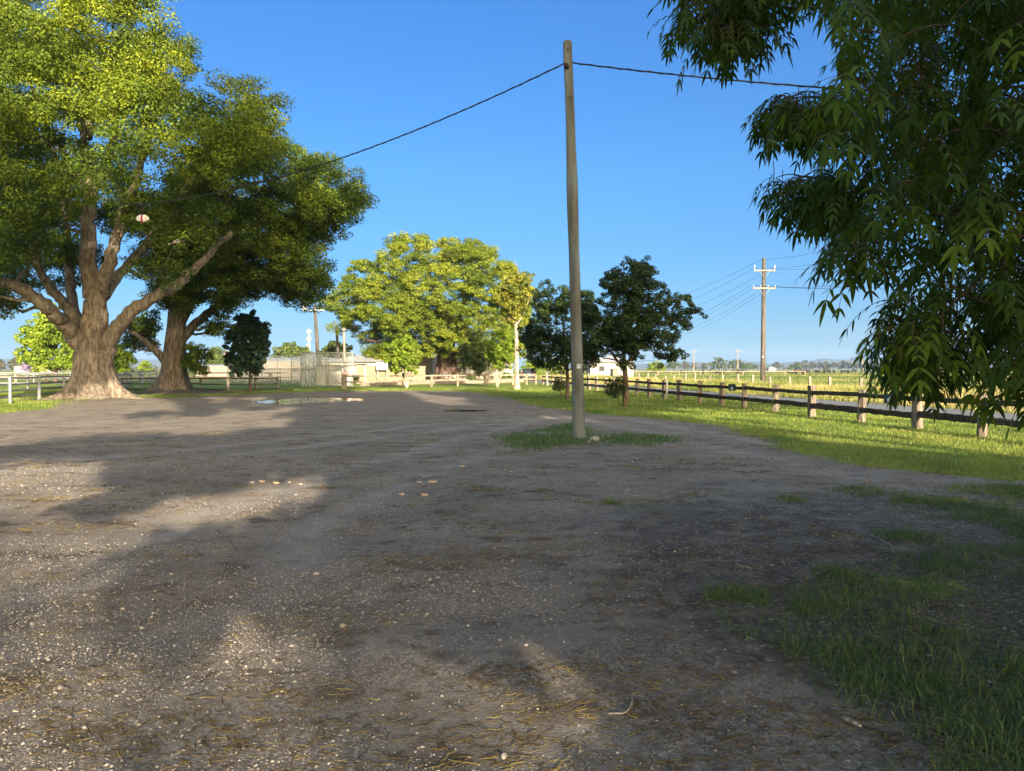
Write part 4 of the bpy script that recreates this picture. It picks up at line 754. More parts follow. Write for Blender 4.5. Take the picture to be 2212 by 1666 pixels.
# ------------------------------------------------------------------ unseen trees behind the viewer, leaf clumps put where they shade chosen spots
def shade_trees():
    r = np.random.default_rng(5)
    TR = [(-17, -9, 30), (-8, -6, 6), (6.5, -12, 30), (11, -8, 30), (17, -9, 30), (24, -12, 30)]
    lit = [gp((-400, 872), (60, 866), (290, 866), (330, 884), (170, 905), (300, 925), (120, 950), (-400, 985)),
           gp((470, 1095), (520, 1060), (560, 1035), (615, 1022), (680, 1042), (655, 1085), (560, 1115)),
           gp((-900, 1120), (100, 1130), (330, 1125), (250, 1230), (130, 1350), (160, 1500), (110, 1750), (-100, 2300), (-1500, 2300)), gp((-80, 1000), (60, 1000), (210, 1040), (30, 1060), (-80, 1060)),
           gp((1380, 896), (1500, 884), (1750, 888), (1760, 830), (2800, 850), (2800, 990), (2080, 980), (1900, 966), (1720, 944), (1560, 915)),
           gp((380, 905), (520, 900), (600, 912), (560, 926), (420, 925)), gp((560, 885), (640, 880), (640, 893), (560, 895)), gp((880, 850), (1060, 850), (1080, 862), (900, 862)), gp((945, 866), (1025, 868), (1020, 876), (930, 872)), gp((1120, 893), (1200, 893), (1230, 905), (1140, 903))]
    def back(p, Yc): t_ = (p[1] - Yc) / SD[1]; return p - SD * t_
    tg = []
    soft_ = gp((420, 1340), (700, 1270), (1000, 1320), (1300, 1460), (1500, 1700), (1500, 2300), (300, 2300), (350, 1700), (340, 1500)); lawn_ = gp((1080, 850), (1180, 822), (1500, 820), (1700, 860), (1750, 890), (1500, 885), (1380, 898), (1200, 878))
    while len(tg) < 2350:
        x, y = (r.uniform(-32, 13), 1.0 + 51 * r.uniform() ** 1.35) if len(tg) < 1750 else (r.uniform(-3, 10), r.uniform(1.5, 11.5))
        ok = True
        rad = .95 if y > 11 else .42
        if inpoly(x, y, soft_) and (len(tg) >= 1750 or r.uniform() < .88): continue
        if inpoly(x, y, lawn_) and r.uniform() < .25: continue
        q = np.array([[x, y]] + [[x + rad * math.cos(a_) * k_, y + rad * 3.4 * math.sin(a_) * k_] for k_ in (.5, 1) for a_ in np.arange(8) * .785])
        for li_, pl in enumerate(lit):
            if inpoly(q[:, 0] if li_ in (0, 5) else x + (q[:, 0] - x) * .6, q[:, 1] if li_ in (0, 5) else y + (q[:, 1] - y) * .6, pl).any(): ok = False; break
        if ok and x < -9 and y > 26 and r.uniform() < .72: ok = False
        if ok and r.uniform() < .0 : ok = False
        if ok: tg.append((np.array([x, y, 0.]), rad * r.uniform(.75, 1.1)))
    # grass stripes: a few light clumps over the lit lawn
    for k in range(30): tg.append((np.array([r.uniform(3, 10), r.uniform(17, 42), 0.]), r.uniform(.25, .45)))
    def plane(poly, Y, n, ra):
        A = np.array(poly); lo, hi = A.min(0), A.max(0); c = 0
        while c < n:
            u, v = lo + (hi - lo) * r.uniform(0, 1, 2)
            if inpoly(u, v, poly): tg.append((P(u, v, Y), r.uniform(*ra))); c += 1
    plane([(-120, 430), (130, 400), (190, 560), (330, 500), (480, 400), (620, 350), (850, 340), (850, 800), (300, 700), (60, 720), (-120, 700)], 36, 230, (.7, 1.1))
    plane([(1120, 560), (1250, 600), (1380, 540), (1520, 600), (1520, 800), (1370, 880), (1330, 880), (1300, 800), (1130, 800)], 33, 120, (.6, .95))
    plane([(430, 330), (640, 330), (830, 400), (830, 700), (430, 700)], 46, 150, (.8, 1.1))
    plane([(1420, -80), (2500, -80), (2500, 900), (2100, 880), (1900, 820), (1780, 620), (1600, 450), (1580, 200)], 5.2, 75, (.45, .7))
    plane([(60, 560), (420, 560), (330, 700), (255, 790), (150, 790), (120, 700)], 39, 46, (.5, .8))
    plane([(1200, 100), (1270, 100), (1290, 960), (1220, 960)], 17, 70, (.45, .7))
    far = []; s1_ = lit[2]  # added far tree: small clumps traced back from the gravel they dim
    wide = gp((-900, 1090), (100, 1110), (330, 1110), (450, 1320), (700, 1250), (1000, 1300), (1300, 1440), (1520, 1700), (1520, 2400), (-1500, 2400))
    while len(far) < 205:
        x, y = r.uniform(-13, 3), r.uniform(1.2, 13)
        if inpoly(x, y, wide): far.append((back(np.array([x, y, 0.]), r.uniform(-56, -44)), r.uniform(.14, .27)))
    FC = np.array([a for a, _ in far]); FR = np.array([b for _, b in far]); bx = float(FC[:, 0].mean()); base = np.array([bx, -50, 0.])
    tree('shade_tree', 'tall thin-crowned tree far behind the viewer, dappling the near left gravel', base, [([base, base + (0, 0, 8), base + (.5, 0, 14), base + (0, 0, 18)], .3, .06)], FC, FR, 34, .13, 'leaf_shade', 'bark_dark', .85, .3, 390, .015, 'trees behind the viewer', None, (.1, 1.05), twmax=.02)
    per = [[] for _ in TR]; pr = [[] for _ in TR]
    for p, rad in tg:
        Yc = r.uniform(-13, -6) if p[1] > 8 or p[2] > 2 else r.uniform(-9, -4)
        c = back(p, Yc)
        if c[2] < 1.8: continue
        j = int(np.argmin([abs(c[0] - a[0]) for a in TR])); per[j].append(c); pr[j].append(rad)
    labs = ['outermost left of the shade trees behind the viewer, shading the left gravel', 'shade tree behind the viewer whose shadow reaches the huge camphor', 'tall shade tree directly behind the viewer, shading the near gravel', 'shade tree behind the viewer to the right, shading the pecan and timber pole', 'tall shade tree behind and right, shading the dark feathery trees', 'outermost right of the shade trees behind the viewer, shading the near lawn']
    for j, (a, b_, cap) in enumerate(TR):
        if not per[j]: continue
        C_ = np.array(per[j]); R_ = np.array(pr[j]); top = min(cap, C_[:, 2].max())
        base = np.array([a, b_, 0.])
        tree('shade_tree', labs[j], base, [([base, base + (0, 0, top * .3), base + (.3, 0, top * .6), base + (0, .3, top * .9)], .38, .08)], C_, R_, 120, .36, 'leaf_shade', 'bark_dark', .85, .3, 300 + j, .05, 'trees behind the viewer', None, (.1, 1.05), twmax=.075)
shade_trees()
# ------------------------------------------------------------------ timber pole, cables, lamp
def text(s, size, mat, parent, loc, rot, name='lettering', ext=.0015):
    c = bpy.data.curves.new(name, 'FONT'); c.body = s; c.size = size; c.extrude = ext; c.align_x = 'CENTER'; c.align_y = 'CENTER'
    o = bpy.data.objects.new(name + '_tmp', c); COL.objects.link(o); dg = bpy.context.evaluated_depsgraph_get(); me = bpy.data.meshes.new_from_object(o.evaluated_get(dg))
    bpy.data.objects.remove(o); o = bpy.data.objects.new(name, me); me.materials.clear(); me.materials.append(mat); COL.objects.link(o); o.parent = parent; o.location = loc; o.rotation_euler = rot; return o
YP = 17.45
def pole():
    base = P(1251, 948, YP); base[2] = 0; t = thing('timber_pole', 'tall weathered timber pole standing in the grass island', 'pole', tuple(base))
    cen = [(1251, 960), (1251, 940), (1247, 800), (1243, 650), (1240, 540), (1237, 450), (1236, 400), (1234, 330), (1232, 250), (1229, 180), (1226.5, 120), (1226, 92)]
    wid = [28, 27.5, 25, 23.5, 22.5, 24, 25, 21, 20, 19.5, 19.5, 19]
    pts = [P(u, v, YP) for u, v in cen]; q = np.array(pts); qq = np.linspace(0, len(q) - 1, 60); ax = [np.interp(qq, range(len(q)), q[:, i]) for i in range(3)]; rad = np.interp(qq, range(len(q)), wid) / 2 * YP / F
    pp = np.stack(ax, 1); 
    for _ in range(3): pp[1:-1] = (pp[:-2] + 2 * pp[1:-1] + pp[2:]) / 4
    pp = np.vstack([pp, pp[-1] + [0, 0, .035]]); rad = np.append(rad, rad[-1] * .72)
    b = MB(); b.tube(pp, rad, 28, ridge=lambda s, th: .015 * np.sin(th * 4 + s * 7) + .012 * np.sin(th * 9 + s * 20)); b.build('pole_shaft', M['pole'], t, off=base)
    a = P(1224, 138, YP - .13); b = MB(); 
    for k, (r0, h) in enumerate(((.045, .02), (.062, .05), (.05, .03))): b.tube([a + (0, 0, -.02 * k * 2), a + (0, 0, -.02 * k * 2 - h)], [r0, r0 * .95], 14)
    b.tube([a + (.0, .12, -.03), a + (0, -.06, -.03)], .016, 8); b.build('insulator', M['rust'], t, off=base)
    b = MB(); c = P(1231, 212, YP - .11); b.tube([c + (-.03, 0, .05), c + (0, -.03, 0), c + (.02, -.01, -.03)], .009, 6); b.build('bolt', M['rust'], t, off=base); b = MB(); b.tube([P(1226.5, 104, YP - .11), P(1227, 108, YP - .125)], .018, 6); b.build('bolt', M['rust'], t, off=base)
    for nm, u, v, w, h, s in (('number_tag', 1249.5, 791.5, .075, .10, 'P'), ('number_tag', 1254.5, 791.5, .05, .09, '6')):
        r_ = .138; c0 = P(1245.5, v, YP)[0]; p = P(u, v, YP - .145); dx = p[0] - c0; p[1] = YP - math.sqrt(max(r_ ** 2 - dx * dx, .0009)) - .004; ang = math.atan2(dx, math.sqrt(max(r_ ** 2 - dx * dx, .0009)))
        b = MB(); b.box((0, 0, 0), (w, .004, h)); o = b.build(nm, M['sign_white'], t); o.location = p - base; o.rotation_euler = (0, 0, ang)
        text(s, .075, M['black'], o, (0, -.003, 0), (R(90), 0, 0))
    return a
A0 = pole()
def cable(name, a, c, sag, r, label, mat='black', n=40, twist=False, group=None, cat='cable'):
    q = np.array([a + (c - a) * k / n + np.array([0, 0, -4 * sag * (k / n) * (1 - k / n)]) for k in range(n + 1)]); b = MB()
    b.tube(q, r, 6)
    if twist:
        m = n * 14; s = np.linspace(0, 1, m); qq = np.stack([np.interp(s, np.linspace(0, 1, n + 1), q[:, i]) for i in range(3)], 1); ph = s * np.linalg.norm(c - a) * 6.28 / .5
        qq[:, 2] += np.cos(ph) * r * .9; qq[:, 1] += np.sin(ph) * r * .9; b.tube(qq, r * .7, 5)
    o = b.build(name, M[mat]); tag(o, label, cat, group); return q
AL = A0 + np.array([-.05, -.02, 0]); AR = A0 + np.array([.14, .0, .02])
endL = P(246, 443, 28.5); qL = cable('overhead_cable', AL, endL, .75, .016, 'thick black twisted cable sagging from the timber pole to the huge camphor', twist=True)
endR = P(2450, 226, 12.0); cable('overhead_cable', AR, endR, .12, .016, 'thick black twisted cable running from the timber pole into the pecan leaves', twist=True)
# hanging lamp on the left cable
k = int(np.argmin([abs((CU + F * p[0] / p[1]) - 312) for p in qL])); lp = qL[k]
t = thing('hanging_lamp', 'white lens-shaped lamp with a red band hanging from the left cable', 'lamp', tuple(lp))
b = MB(); b.tube([lp + (0, 0, .02), lp + (0, 0, -.38)], .012, 6); b.tube([lp + (0, 0, -.02), lp + (0, 0, -.12)], [.05, .03], 8); b.build('hanger', M['black'], t, off=lp)
c = lp + np.array([0, 0, -.56]); s = lp[1] / F
for sg in (-1, 1):
    b = MB(); th = np.linspace(0, 6.283, 24, endpoint=False); prof = [(.0, 9.0), (3, 9.0), (7, 7.6), (10.5, 5.0), (12.6, 2.2), (13.2, .6)]
    pts = [c + np.array([sg * x * s, 0, 0]) for x, _ in prof]; V_ = []
    for x, h in prof:
        for a in th: V_.append(c + np.array([sg * (1.2 + x) * s, math.sin(a) * h * .32 * s, (math.cos(a) * h * (1.0 if math.cos(a) > 0 else .78)) * s]))
    Fc = [(i * 24 + j, i * 24 + (j + 1) % 24, (i + 1) * 24 + (j + 1) % 24, (i + 1) * 24 + j) for i in range(5) for j in range(24)] + [tuple(range(24)), tuple(120 + j for j in range(24))]
    b.add(V_, Fc, smooth=True); b.build('lamp_wing', M['plastic_grey'], t, off=lp)
b = MB(); b.tube([c + np.array([-2.6 * s, 0, 0]), c + np.array([1.6 * s, 0, 0])], [8.6 * s * .95, 8.6 * s], 24); o = b.build('red_band', m_plain('lamp_band', (.35, .03, .07), (.25, .02, .05), 10, .4, None, 0), t, off=lp)
for v in o.data.vertices: v.co.y *= .4
# ------------------------------------------------------------------ fences
def rough_beam(b, p, q, h, w, r, n=9, a=.5, rough=.07, taper=.0):
    """split log rail from p to q: height h, width w"""
    p = np.array(p, float); q = np.array(q, float); T = (q - p) / np.linalg.norm(q - p); S = np.cross(T, (0, 0, 1.)); S /= np.linalg.norm(S); U = np.cross(S, T); V_ = []; pr = [(-.5, -.38), (-.38, -.5), (.38, -.5), (.5, -.36), (.5, .3), (.34, .5), (-.3, .5), (-.5, .36)]
    wv = r.normal(0, rough * .35, (n + 1, 2)); base_ = r.normal(0, rough * .5, (8, 2))
    for i in range(n + 1):
        k = 1 - taper * (abs(2 * i / n - 1) ** 6)
        for j, (x, z) in enumerate(pr): V_.append(p + (q - p) * i / n + S * (x + base_[j, 0] + r.normal(0, rough * .35)) * w * k + U * ((z + base_[j, 1] + r.normal(0, rough * .4)) * k + wv[i, 1]) * h)
    Fc = [(i * 8 + j, i * 8 + (j + 1) % 8, (i + 1) * 8 + (j + 1) % 8, (i + 1) * 8 + j) for i in range(n) for j in range(8)] + [tuple(range(8))[::-1], tuple(n * 8 + j for j in range(8))]
    b.add(V_, Fc, a)
FX = lambda Y: 11.4 - .136 * (Y - 18.1)
def split_fence():
    r = np.random.default_rng(3); t = thing('split_rail_fence', 'dark split rail fence with chunky posts running along the road', 'fence', (FX(22.8), 22.8, 0)); off = np.array((FX(22.8), 22.8, 0.)); Yp = [13.0, 15.4, 17.96, 20.25, 22.8, 25.6, 28.2, 30.8, 33.1, 35.6]
    while Yp[-1] < 77.5: Yp.append(Yp[-1] + 2.5 + r.normal(0, .08))
    pr = None
    for i, y in enumerate(Yp):
        x = FX(y); b = MB(); h = 1.04 + r.normal(0, .03); z0 = -.15; rough_beam(b, (x, y, z0), (x + r.normal(0, .02), y + r.normal(0, .02), h), .23 + r.normal(0, .015), .21 + r.normal(0, .01), r, 8, rough=.07)
        b.build('post', M['post_wood'], t, off=off)
        if i:
            yp = Yp[i - 1]
            for zc, hh in ((.84, .125), (.40, .155)):
                dz0, dz1 = r.normal(0, .012, 2); b = MB(); rough_beam(b, (FX(yp) - .06, yp + .02, zc + dz0), (FX(y) - .06, y - .02, zc + dz1), hh * r.uniform(.9, 1.12), .085, r, 14, rough=.10); b.build('rail', M['rail_dark'], t, off=off)
    # green tin mark painted on the nearest low rail
    return t
SF = split_fence()
def fence(name, label, pts, post_h, rails, postm, railm, pw=.13, rh=.10, rw=.05, seed=1, space=None, round_=False, group=None, poff=0., railside=-1):
    r = np.random.default_rng(seed); pts = [np.array([p[0], p[1], 0.]) for p in pts]
    if space:
        o = [pts[0]]
        for a, c in zip(pts[:-1], pts[1:]):
            n = max(1, int(round(np.linalg.norm(c - a) / space))); o += [a + (c - a) * k / n for k in range(1, n + 1)]
        pts = o
    off = pts[0]; t = thing(name, label, 'fence', tuple(off), 0, group)
    for i, p in enumerate(pts):
        b = MB(); h = post_h + r.normal(0, .02)
        if round_: b.tube([p + (0, 0, -.05), p + (0, 0, h)], pw / 2, 8)
        else: rough_beam(b, p + np.array([0, 0, -.05]), p + np.array([0, 0.0, h]) + r.normal(0, .008, 3), pw, pw, r, 4, rough=.05)
        b.build('post', M[postm], t, off=off)
        if i:
            q = pts[i - 1]; T = p - q; S = np.array([T[1], -T[0], 0]); S /= np.linalg.norm(S); S *= railside * (pw / 2 + rw * .3)
            if S[1] > 0: S = -S
            for z in rails:
                b = MB(); rough_beam(b, q + S + (0, 0, z + r.normal(0, .01)), p + S + (0, 0, z + r.normal(0, .01)), rh, rw, r, 4, rough=.06); b.build('rail', M[railm], t, off=off)
    return t
fence('post_and_rail_fence', 'bleached two-rail timber fence across the far end of the gravel lot', [(-13.65, 60.8), (-9.7, 66), (-7.4, 68.2), (-5.2, 70.6), (-2.7, 73), (.1, 75.3), (1.5, 76.5), (2.5, 77.6)], 1.12, (1.02, .58), 'wood_pale', 'wood_pale', .19, .13, .06, 5)
fence('post_and_rail_fence', 'dark two-rail timber fence beyond the columnar tree', [(-29, 55), (-26, 55.2), (-23.3, 55.4), (-20.4, 53.2), (-18.9, 54.6), (-17.9, 56.5)], 1.0, (.93, .52, .14), 'wood_grey', 'rail_dark', .15, .09, .05, 6)
fence('yard_fence', 'pale grey four-rail yard fence beside the huge camphor trunk', [(-24.1 - .25 * (y - 36) + .05, y) for y in (28.2, 31.7, 35.2, 38.7, 42.4, 46, 49.6, 53.2, 56.8)], 1.28, (1.2, .9, .6, .3), 'rail_silver', 'rail_silver', .12, .09, .04, 7)
fence('yard_fence', 'pale grey yard rails closing the pen between the two big camphors', [(-32.5, 62.5), (-33.2, 66), (-34, 69.5), (-35, 73)], 1.5, (1.4, 1.1, .8, .5), 'rail_silver', 'rail_silver', .12, .08, .04, 8)
fence('yard_fence', 'second line of pale yard rails far left behind the first', [(-50, 58), (-32.5, 62)], 1.3, (1.2, .85, .5), 'rail_silver', 'rail_silver', .12, .08, .04, 9, 3.3)
fence('yard_fence', 'long far line of pale rails behind the yards at left', [(-66, 78), (-36, 80)], 1.3, (1.2, .7), 'rail_silver', 'rail_silver', .12, .08, .04, 10, 3.6)
fence('post_and_rail_fence', 'long tan timber fence across the flat behind the left trees', [(-92, 96), (-26, 92)], 1.25, (1.15, .6), 'wood_pale', 'wood_pale', .3, .16, .06, 11, 4.2)
fence('post_and_rail_fence', 'pale rail fence crossing the paddock in front of the cattle', [(8, 172), (72, 182)], 1.15, (1.05,), 'wood_pale', 'wood_pale', .2, .14, .06, 12, 5.5)
# line of single wooden posts with wire across the road
def wire_fence():
    t = thing('wire_fence', 'row of weathered square posts with thin wires beyond the road', 'fence', (31 - .176 * 48, 48, 0)); off = np.array((31 - .176 * 48, 48, 0.)); r = np.random.default_rng(8); pts = []
    for k in range(-5, 30):
        y = 48 + 2.75 * k + r.normal(0, .15); x = 31 - .176 * y; b = MB(); rough_beam(b, (x, y, -.1), (x + r.normal(0, .02), y, 1.08 + r.normal(0, .07)), .17, .15, r, 5, rough=.05); b.build('post', M['wood_pale'] if k % 4 else M['wood_grey'], t, off=off); pts.append((x, y, 0))
    for z in (.3, .6, .9):
        b = MB(); b.tube([np.array(p) + (-.09, 0, z) for p in pts], .004, 4); b.build('wire', M['galv'], t, off=off)
wire_fence()
def low_posts():
    t = thing('wire_fence', 'thin far post line along the back edge of the paddock', 'fence', (60, 330, 0)); r = np.random.default_rng(18)
    for k in range(44):
        x = 30 + k * 5.2; b = MB(); b.box((x - 60, 0 + k * .3, .6), (.22, .2, 1.2)); b.build('post', M['wood_pale'], t)
    for z in (.5, 1.0):
        b = MB(); b.tube([(-30, 0, z), (200, 13, z)], .02, 4); b.build('wire', M['galv'], t)
low_posts()
# fence signs
def sign(label, loc, w, h, rz, txt, icon=True):
    t = thing('fence_sign', label, 'sign', tuple(loc), rz, 'navy signs on the fences'); b = MB(); b.box((0, 0, 0), (w, .012, h)); b.build('panel', M['sign_blue'], t)
    b = MB(); b.box((0, -.008, -h * .17), (w * .36, .004, h * .45)); o = b.build('white_patch', M['sign_white'], t); text('A' if icon else 'i', h * .24, M['sign_blue'], o, (0, -.011, -h * .17), (R(90), 0, 0))
    text(txt, h * .2, M['sign_white'], t, (0, -.008, h * .24), (R(90), 0, 0)); return t
fa = math.atan2(-.136, 1)                                       # fence runs along +Y; sign faces the viewer side (-x)
def on_rail(u, v, z=None, proud=.12):
    k = (u - CU) / F; Y = 13.8616 / (k + .136); return np.array([FX(Y) - proud, Y, CH + (HV - v) * Y / F if z is None else z]), Y
p, Yq = on_rail(1588, 837, None, .13); sign('small navy sign on the dark fence, left of the utility pole foot', p, .42, .28, R(-62), 'Bay')
p, Yq = on_rail(1932, 861, None, .13); sign('navy sign behind pecan leaves on the near top rail', p, .36, .27, R(-62), 'D')
o = text('3', .19, M['sign_white'], None, on_rail(1950, 862.5, None, .125)[0], (R(90), 0, R(-82)), 'painted_number', .002); tag(o, 'white numeral 3 on the near top rail beside the navy sign', 'number')
sg = sign('navy sign fixed to the bleached fence before the mid trees', P(960, 810.3, 69.8), .37, .29, R(8), 'Bay')
o = text('8', .15, M['sign_teal'], None, on_rail(1960, 912, None, .125)[0], (R(90), 0, R(-82)), 'painted_number', .002)
p, _ = on_rail(2143, 0, .42, .125); o.location = p; tag(o, 'faded teal paint mark on the nearest low rail at right', 'number')
p, _ = on_rail(1381, 0, .82, .125); o = text('8', .13, M['sign_teal'], None, p, (R(90), 0, R(-82)), 'painted_number', .002); tag(o, 'faint teal paint mark on the top rail right of the large feathery tree trunk', 'number')
# letter box
mb = np.array([6.55, 47.5, 0]); t = thing('letter_box', 'grey letter box with a flat lid on a thin post before the dark fence', 'letter box', tuple(mb)); b = MB(); b.tube([(0, 0, 0), (0, 0, 1.2)], .03, 8); b.build('post', M['white_paint'], t)
b = MB(); b.box((0, 0, 1.4), (.36, .34, .42), R(20)); b.build('box', M['plastic_grey'], t); b = MB(); b.box((0, 0, 1.63), (.44, .42, .035), R(20)); b.build('lid', M['rail_silver'], t)
def marker(x, y, h, lab):
    t = thing('marker_post', lab, 'marker post', (x, y, 0), 0, 'white marker posts by the dark fence'); b = MB(); b.tube([(0, 0, -.02), (0, 0, h)], [.047, .045], 10); b.build('shaft', M['white_paint'], t); b = MB(); b.tube([(0, 0, h), (0, 0, h + .02)], [.047, .03], 10); b.build('cap', M['galv'], t)
marker(8.22, 39.3, 1.07, 'nearer white marker post, right of the large feathery tree'); g = P(1182, 834, 71); marker(g[0], 71, 1.15, 'farther white marker post, left of the dark tree behind the pole')
# stump post left of pale fence and log edging
t = thing('timber_bollard', 'thick weathered stump post in front of the white shed', 'post', (-13.7, 60.4, 0)); b = MB(); rough_beam(b, (0, 0, -.05), (.03, 0, 1.22), .34, .3, np.random.default_rng(4), 7, rough=.09); b.build('post', M['wood_grey'], t)
b = MB(); r_ = np.random.default_rng(2); pl = [P(780, 834.5, 70), P(880, 832.5, 76), P(960, 831, 80), P(1040, 829.5, 84), P(1130, 827, 90)]
for a, c in zip(pl[:-1], pl[1:]): a = a.copy(); c = c.copy(); a[2] = c[2] = .16; rough_beam(b, a, c, .3, .3, r_, 6)
tag(b.build('log_edging', M['wood_pale']), 'low pale log edging on the ground behind the bleached fence', 'edging')
# ------------------------------------------------------------------ utility poles
def upole(label, base, h, r0, arms, mat='utility', armm='wood_pale', ang=0, group=None, top_pin=True, lean=0):
    t = thing('utility_pole', label, 'utility pole', tuple(base), ang, group); b = MB(); q = np.linspace(0, 1, 9); b.tube([(lean * k, 0, h * k - .1 * (k == 0)) for k in q], r0 * (1 - .35 * q), 14); b.build('pole_shaft', M[mat], t)
    for (z, L, npin, hp) in arms:
        xo = lean * z / h; b = MB(); b.box((xo, -r0 * .9, z), (L, .11, .13)); b.build('crossarm', M[armm], t)
        b = MB(); b.tube([(xo - L * .22, -r0 * .9, z - .08), (xo, -r0 * .8, z - .75)], .02, 4); b.tube([(xo + L * .22, -r0 * .9, z - .08), (xo, -r0 * .8, z - .75)], .02, 4); b.build('brace', M['galv'], t)
        for k in range(npin):
            x = xo + (-.47 + .94 * k / (npin - 1)) * L if npin > 1 else xo; b = MB(); b.tube([(x, -r0 * .9, z + .06), (x, -r0 * .9, z + .06 + hp)], [.025, .025], 6); b.tube([(x, -r0 * .9, z + .06 + hp * .5), (x, -r0 * .9, z + .06 + hp * .8), (x, -r0 * .9, z + .06 + hp)], [.05, .045, .025], 8); b.build('insulator', M['white_paint'], t)
    return t
Yu = 69.5; ub = P(1648, 835, Yu); ub[2] = 0; s = Yu / F
upole('tall utility pole with two white crossarms standing beyond the road', ub, 12.0, .245, [((835 - 586) * s, 2.0, 2, .45), ((835 - 624) * s, 2.15, 4, .22)])
o = MB(); o.box((0, 0, 0), (.12, .01, .16)); o = o.build('pole_tag', M['sign_white']); tag(o, 'tiny white tag on the tall utility pole', 'tag'); o.location = P(1647.5, 771, Yu - .27)
def wires(label, u0, v0, Y0, u1, v1, Y1_, sag, r=.012, group='power lines', mat='galv'): cable('power_line', P(u0, v0, Y0), P(u1, v1, Y1_), sag, r, label, mat, 24, False, group, 'power line')
wl = ['topmost wire on the left of the tall utility pole', 'wire on the left of the pole from the upper arm, outer', 'wire on the left of the pole from the upper arm, inner', 'first low wire on the left of the pole', 'second low wire on the left of the pole', 'third low wire on the left of the pole', 'lowest wire on the left of the pole']
for lab, (u, v), (a, c) in zip(wl, [(1646, 560), (1627, 581), (1668, 581), (1622, 617), (1634, 617), (1658, 617), (1670, 617)], [(1390, 664), (1405, 679), (1420, 689), (1430, 711), (1440, 718), (1450, 726), (1460, 731)]):
    wires(lab, u, v, Yu, a, c, 112, .5, .011, mat='black')
wr = [s_.replace('left', 'right') for s_ in wl]
for lab, (u, v), (a, c) in zip(wr, [(1646, 560), (1627, 581), (1668, 581), (1622, 617), (1634, 617), (1658, 617), (1670, 617)], [(1900, 505), (1905, 534), (1910, 548), (1900, 598), (1910, 600), (1920, 604), (1930, 606)]):
    wires(lab, u, v, Yu, a, c, 58, .45, .010, mat='black')
fp = [(1498.6, 756, 804, 300, 'left of the three far power poles on the horizon'), (1593.3, 754, 806, 290, 'middle of the three far power poles, before the round green trees'), (1863.5, 754, 803, 300, 'right of the three far power poles, before the gum row')]
for u, vt, vb, Yq, lab in fp:
    g_ = P(u, vb, Yq); g_[2] = 0; upole(lab, g_, (HV - vt) * Yq / F + CH, .22, [((HV - vt - 4.5) * Yq / F + CH, 2.4, 2, .3)], 'wood_pale', 'wood_grey', group='far power poles on the horizon')
wires('upper far power line across the paddock, left span', 1498, 758, 300, 1593, 757, 290, .5, .016); wires('upper far power line across the paddock, right span', 1593, 757, 290, 1863, 758, 300, .9, .016)
wires('lower far power line across the paddock, left span', 1498, 761, 299, 1593, 761, 289, .6, .016); wires('lower far power line across the paddock, right span', 1593, 761, 289, 1863, 760, 299, 1.1, .016)
wires('far power line from the left far pole into the feathery tree', 1498, 758, 300, 1380, 762, 310, .5, .016)
# left middle poles
g_ = P(690, 810, 95); g_[2] = 0; fl = upole('leaning floodlight pole behind the white shed', g_, (HV - 659) * 95 / F + CH, .28, [((HV - 671) * 95 / F + CH, 2.6, 1, .05)], 'utility', 'galv', lean=-.55)
zf = (HV - 662) * 95 / F + CH
for x in (-1.75, ): 
    b = MB(); b.box((x, -.5, zf - .35), (.5, .35, .45)); b.build('floodlight', M['sign_white'], fl)
    b = MB(); b.box((x, -.5, zf - .08), (.56, .42, .05)); b.build('hood', M['galv'], fl)
g_ = P(732.5, 810, 110); g_[2] = 0; upole('brown timber pole partly behind the domed tree, right of the floodlight pole', g_, (HV - 705) * 110 / F + CH, .26, [], 'utility', lean=-.35)
g_ = P(745, 812, 100); g_[2] = 0; tp = upole('pale timber pole with a small lamp, right of the brown one', g_, (HV - 708) * 100 / F + CH, .2, [], 'wood_pale', lean=-.1)
b = MB(); b.tube([(-.1, 0, (HV - 711) * 100 / F + CH), (-.1, 0, (HV - 714) * 100 / F + CH)], [.35, .3], 12); b.build('lamp_head', M['galv'], tp)
g_ = P(486.5, 800, 200); g_[2] = 0; upole('pale power pole with a crossarm, left of the columnar tree', g_, (HV - 757) * 200 / F + CH, .28, [((HV - 766) * 200 / F + CH, 3.2, 2, .3), ((HV - 790) * 200 / F + CH + .6, 1.6, 1, .1)], 'wood_pale', 'wood_pale')
# telecom tower
g_ = P(668, 805, 250); g_[2] = 0; t = thing('telecom_tower', 'slim grey telecom tower with white antennas behind the ball court', 'tower', tuple(g_)); H_ = (HV - 714) * 250 / F + CH
b = MB(); b.tube([(0, 0, 0), (0, 0, H_)], [.55, .3], 12); b.build('mast', M['galv'], t)
for z in (H_ - .5, H_ - 3.0):
    b = MB(); b.tube([(0, 0, z - .06), (0, 0, z + .06)], [.6, .6], 12); b.build('ring_platform', M['galv'], t)
    for k in range(6): 
        a = k * 1.047; b = MB(); b.box((0.7 * math.cos(a), 0.7 * math.sin(a), z + .2), (.16, .14, 1.1), a); b.build('antenna', M['galv'], t)
b = MB(); b.tube([(-.4, -.5, H_ - 5.2), (-.4, -.8, H_ - 5.2)], [.45, .45], 14); b.build('dish', M['house_white'], t)
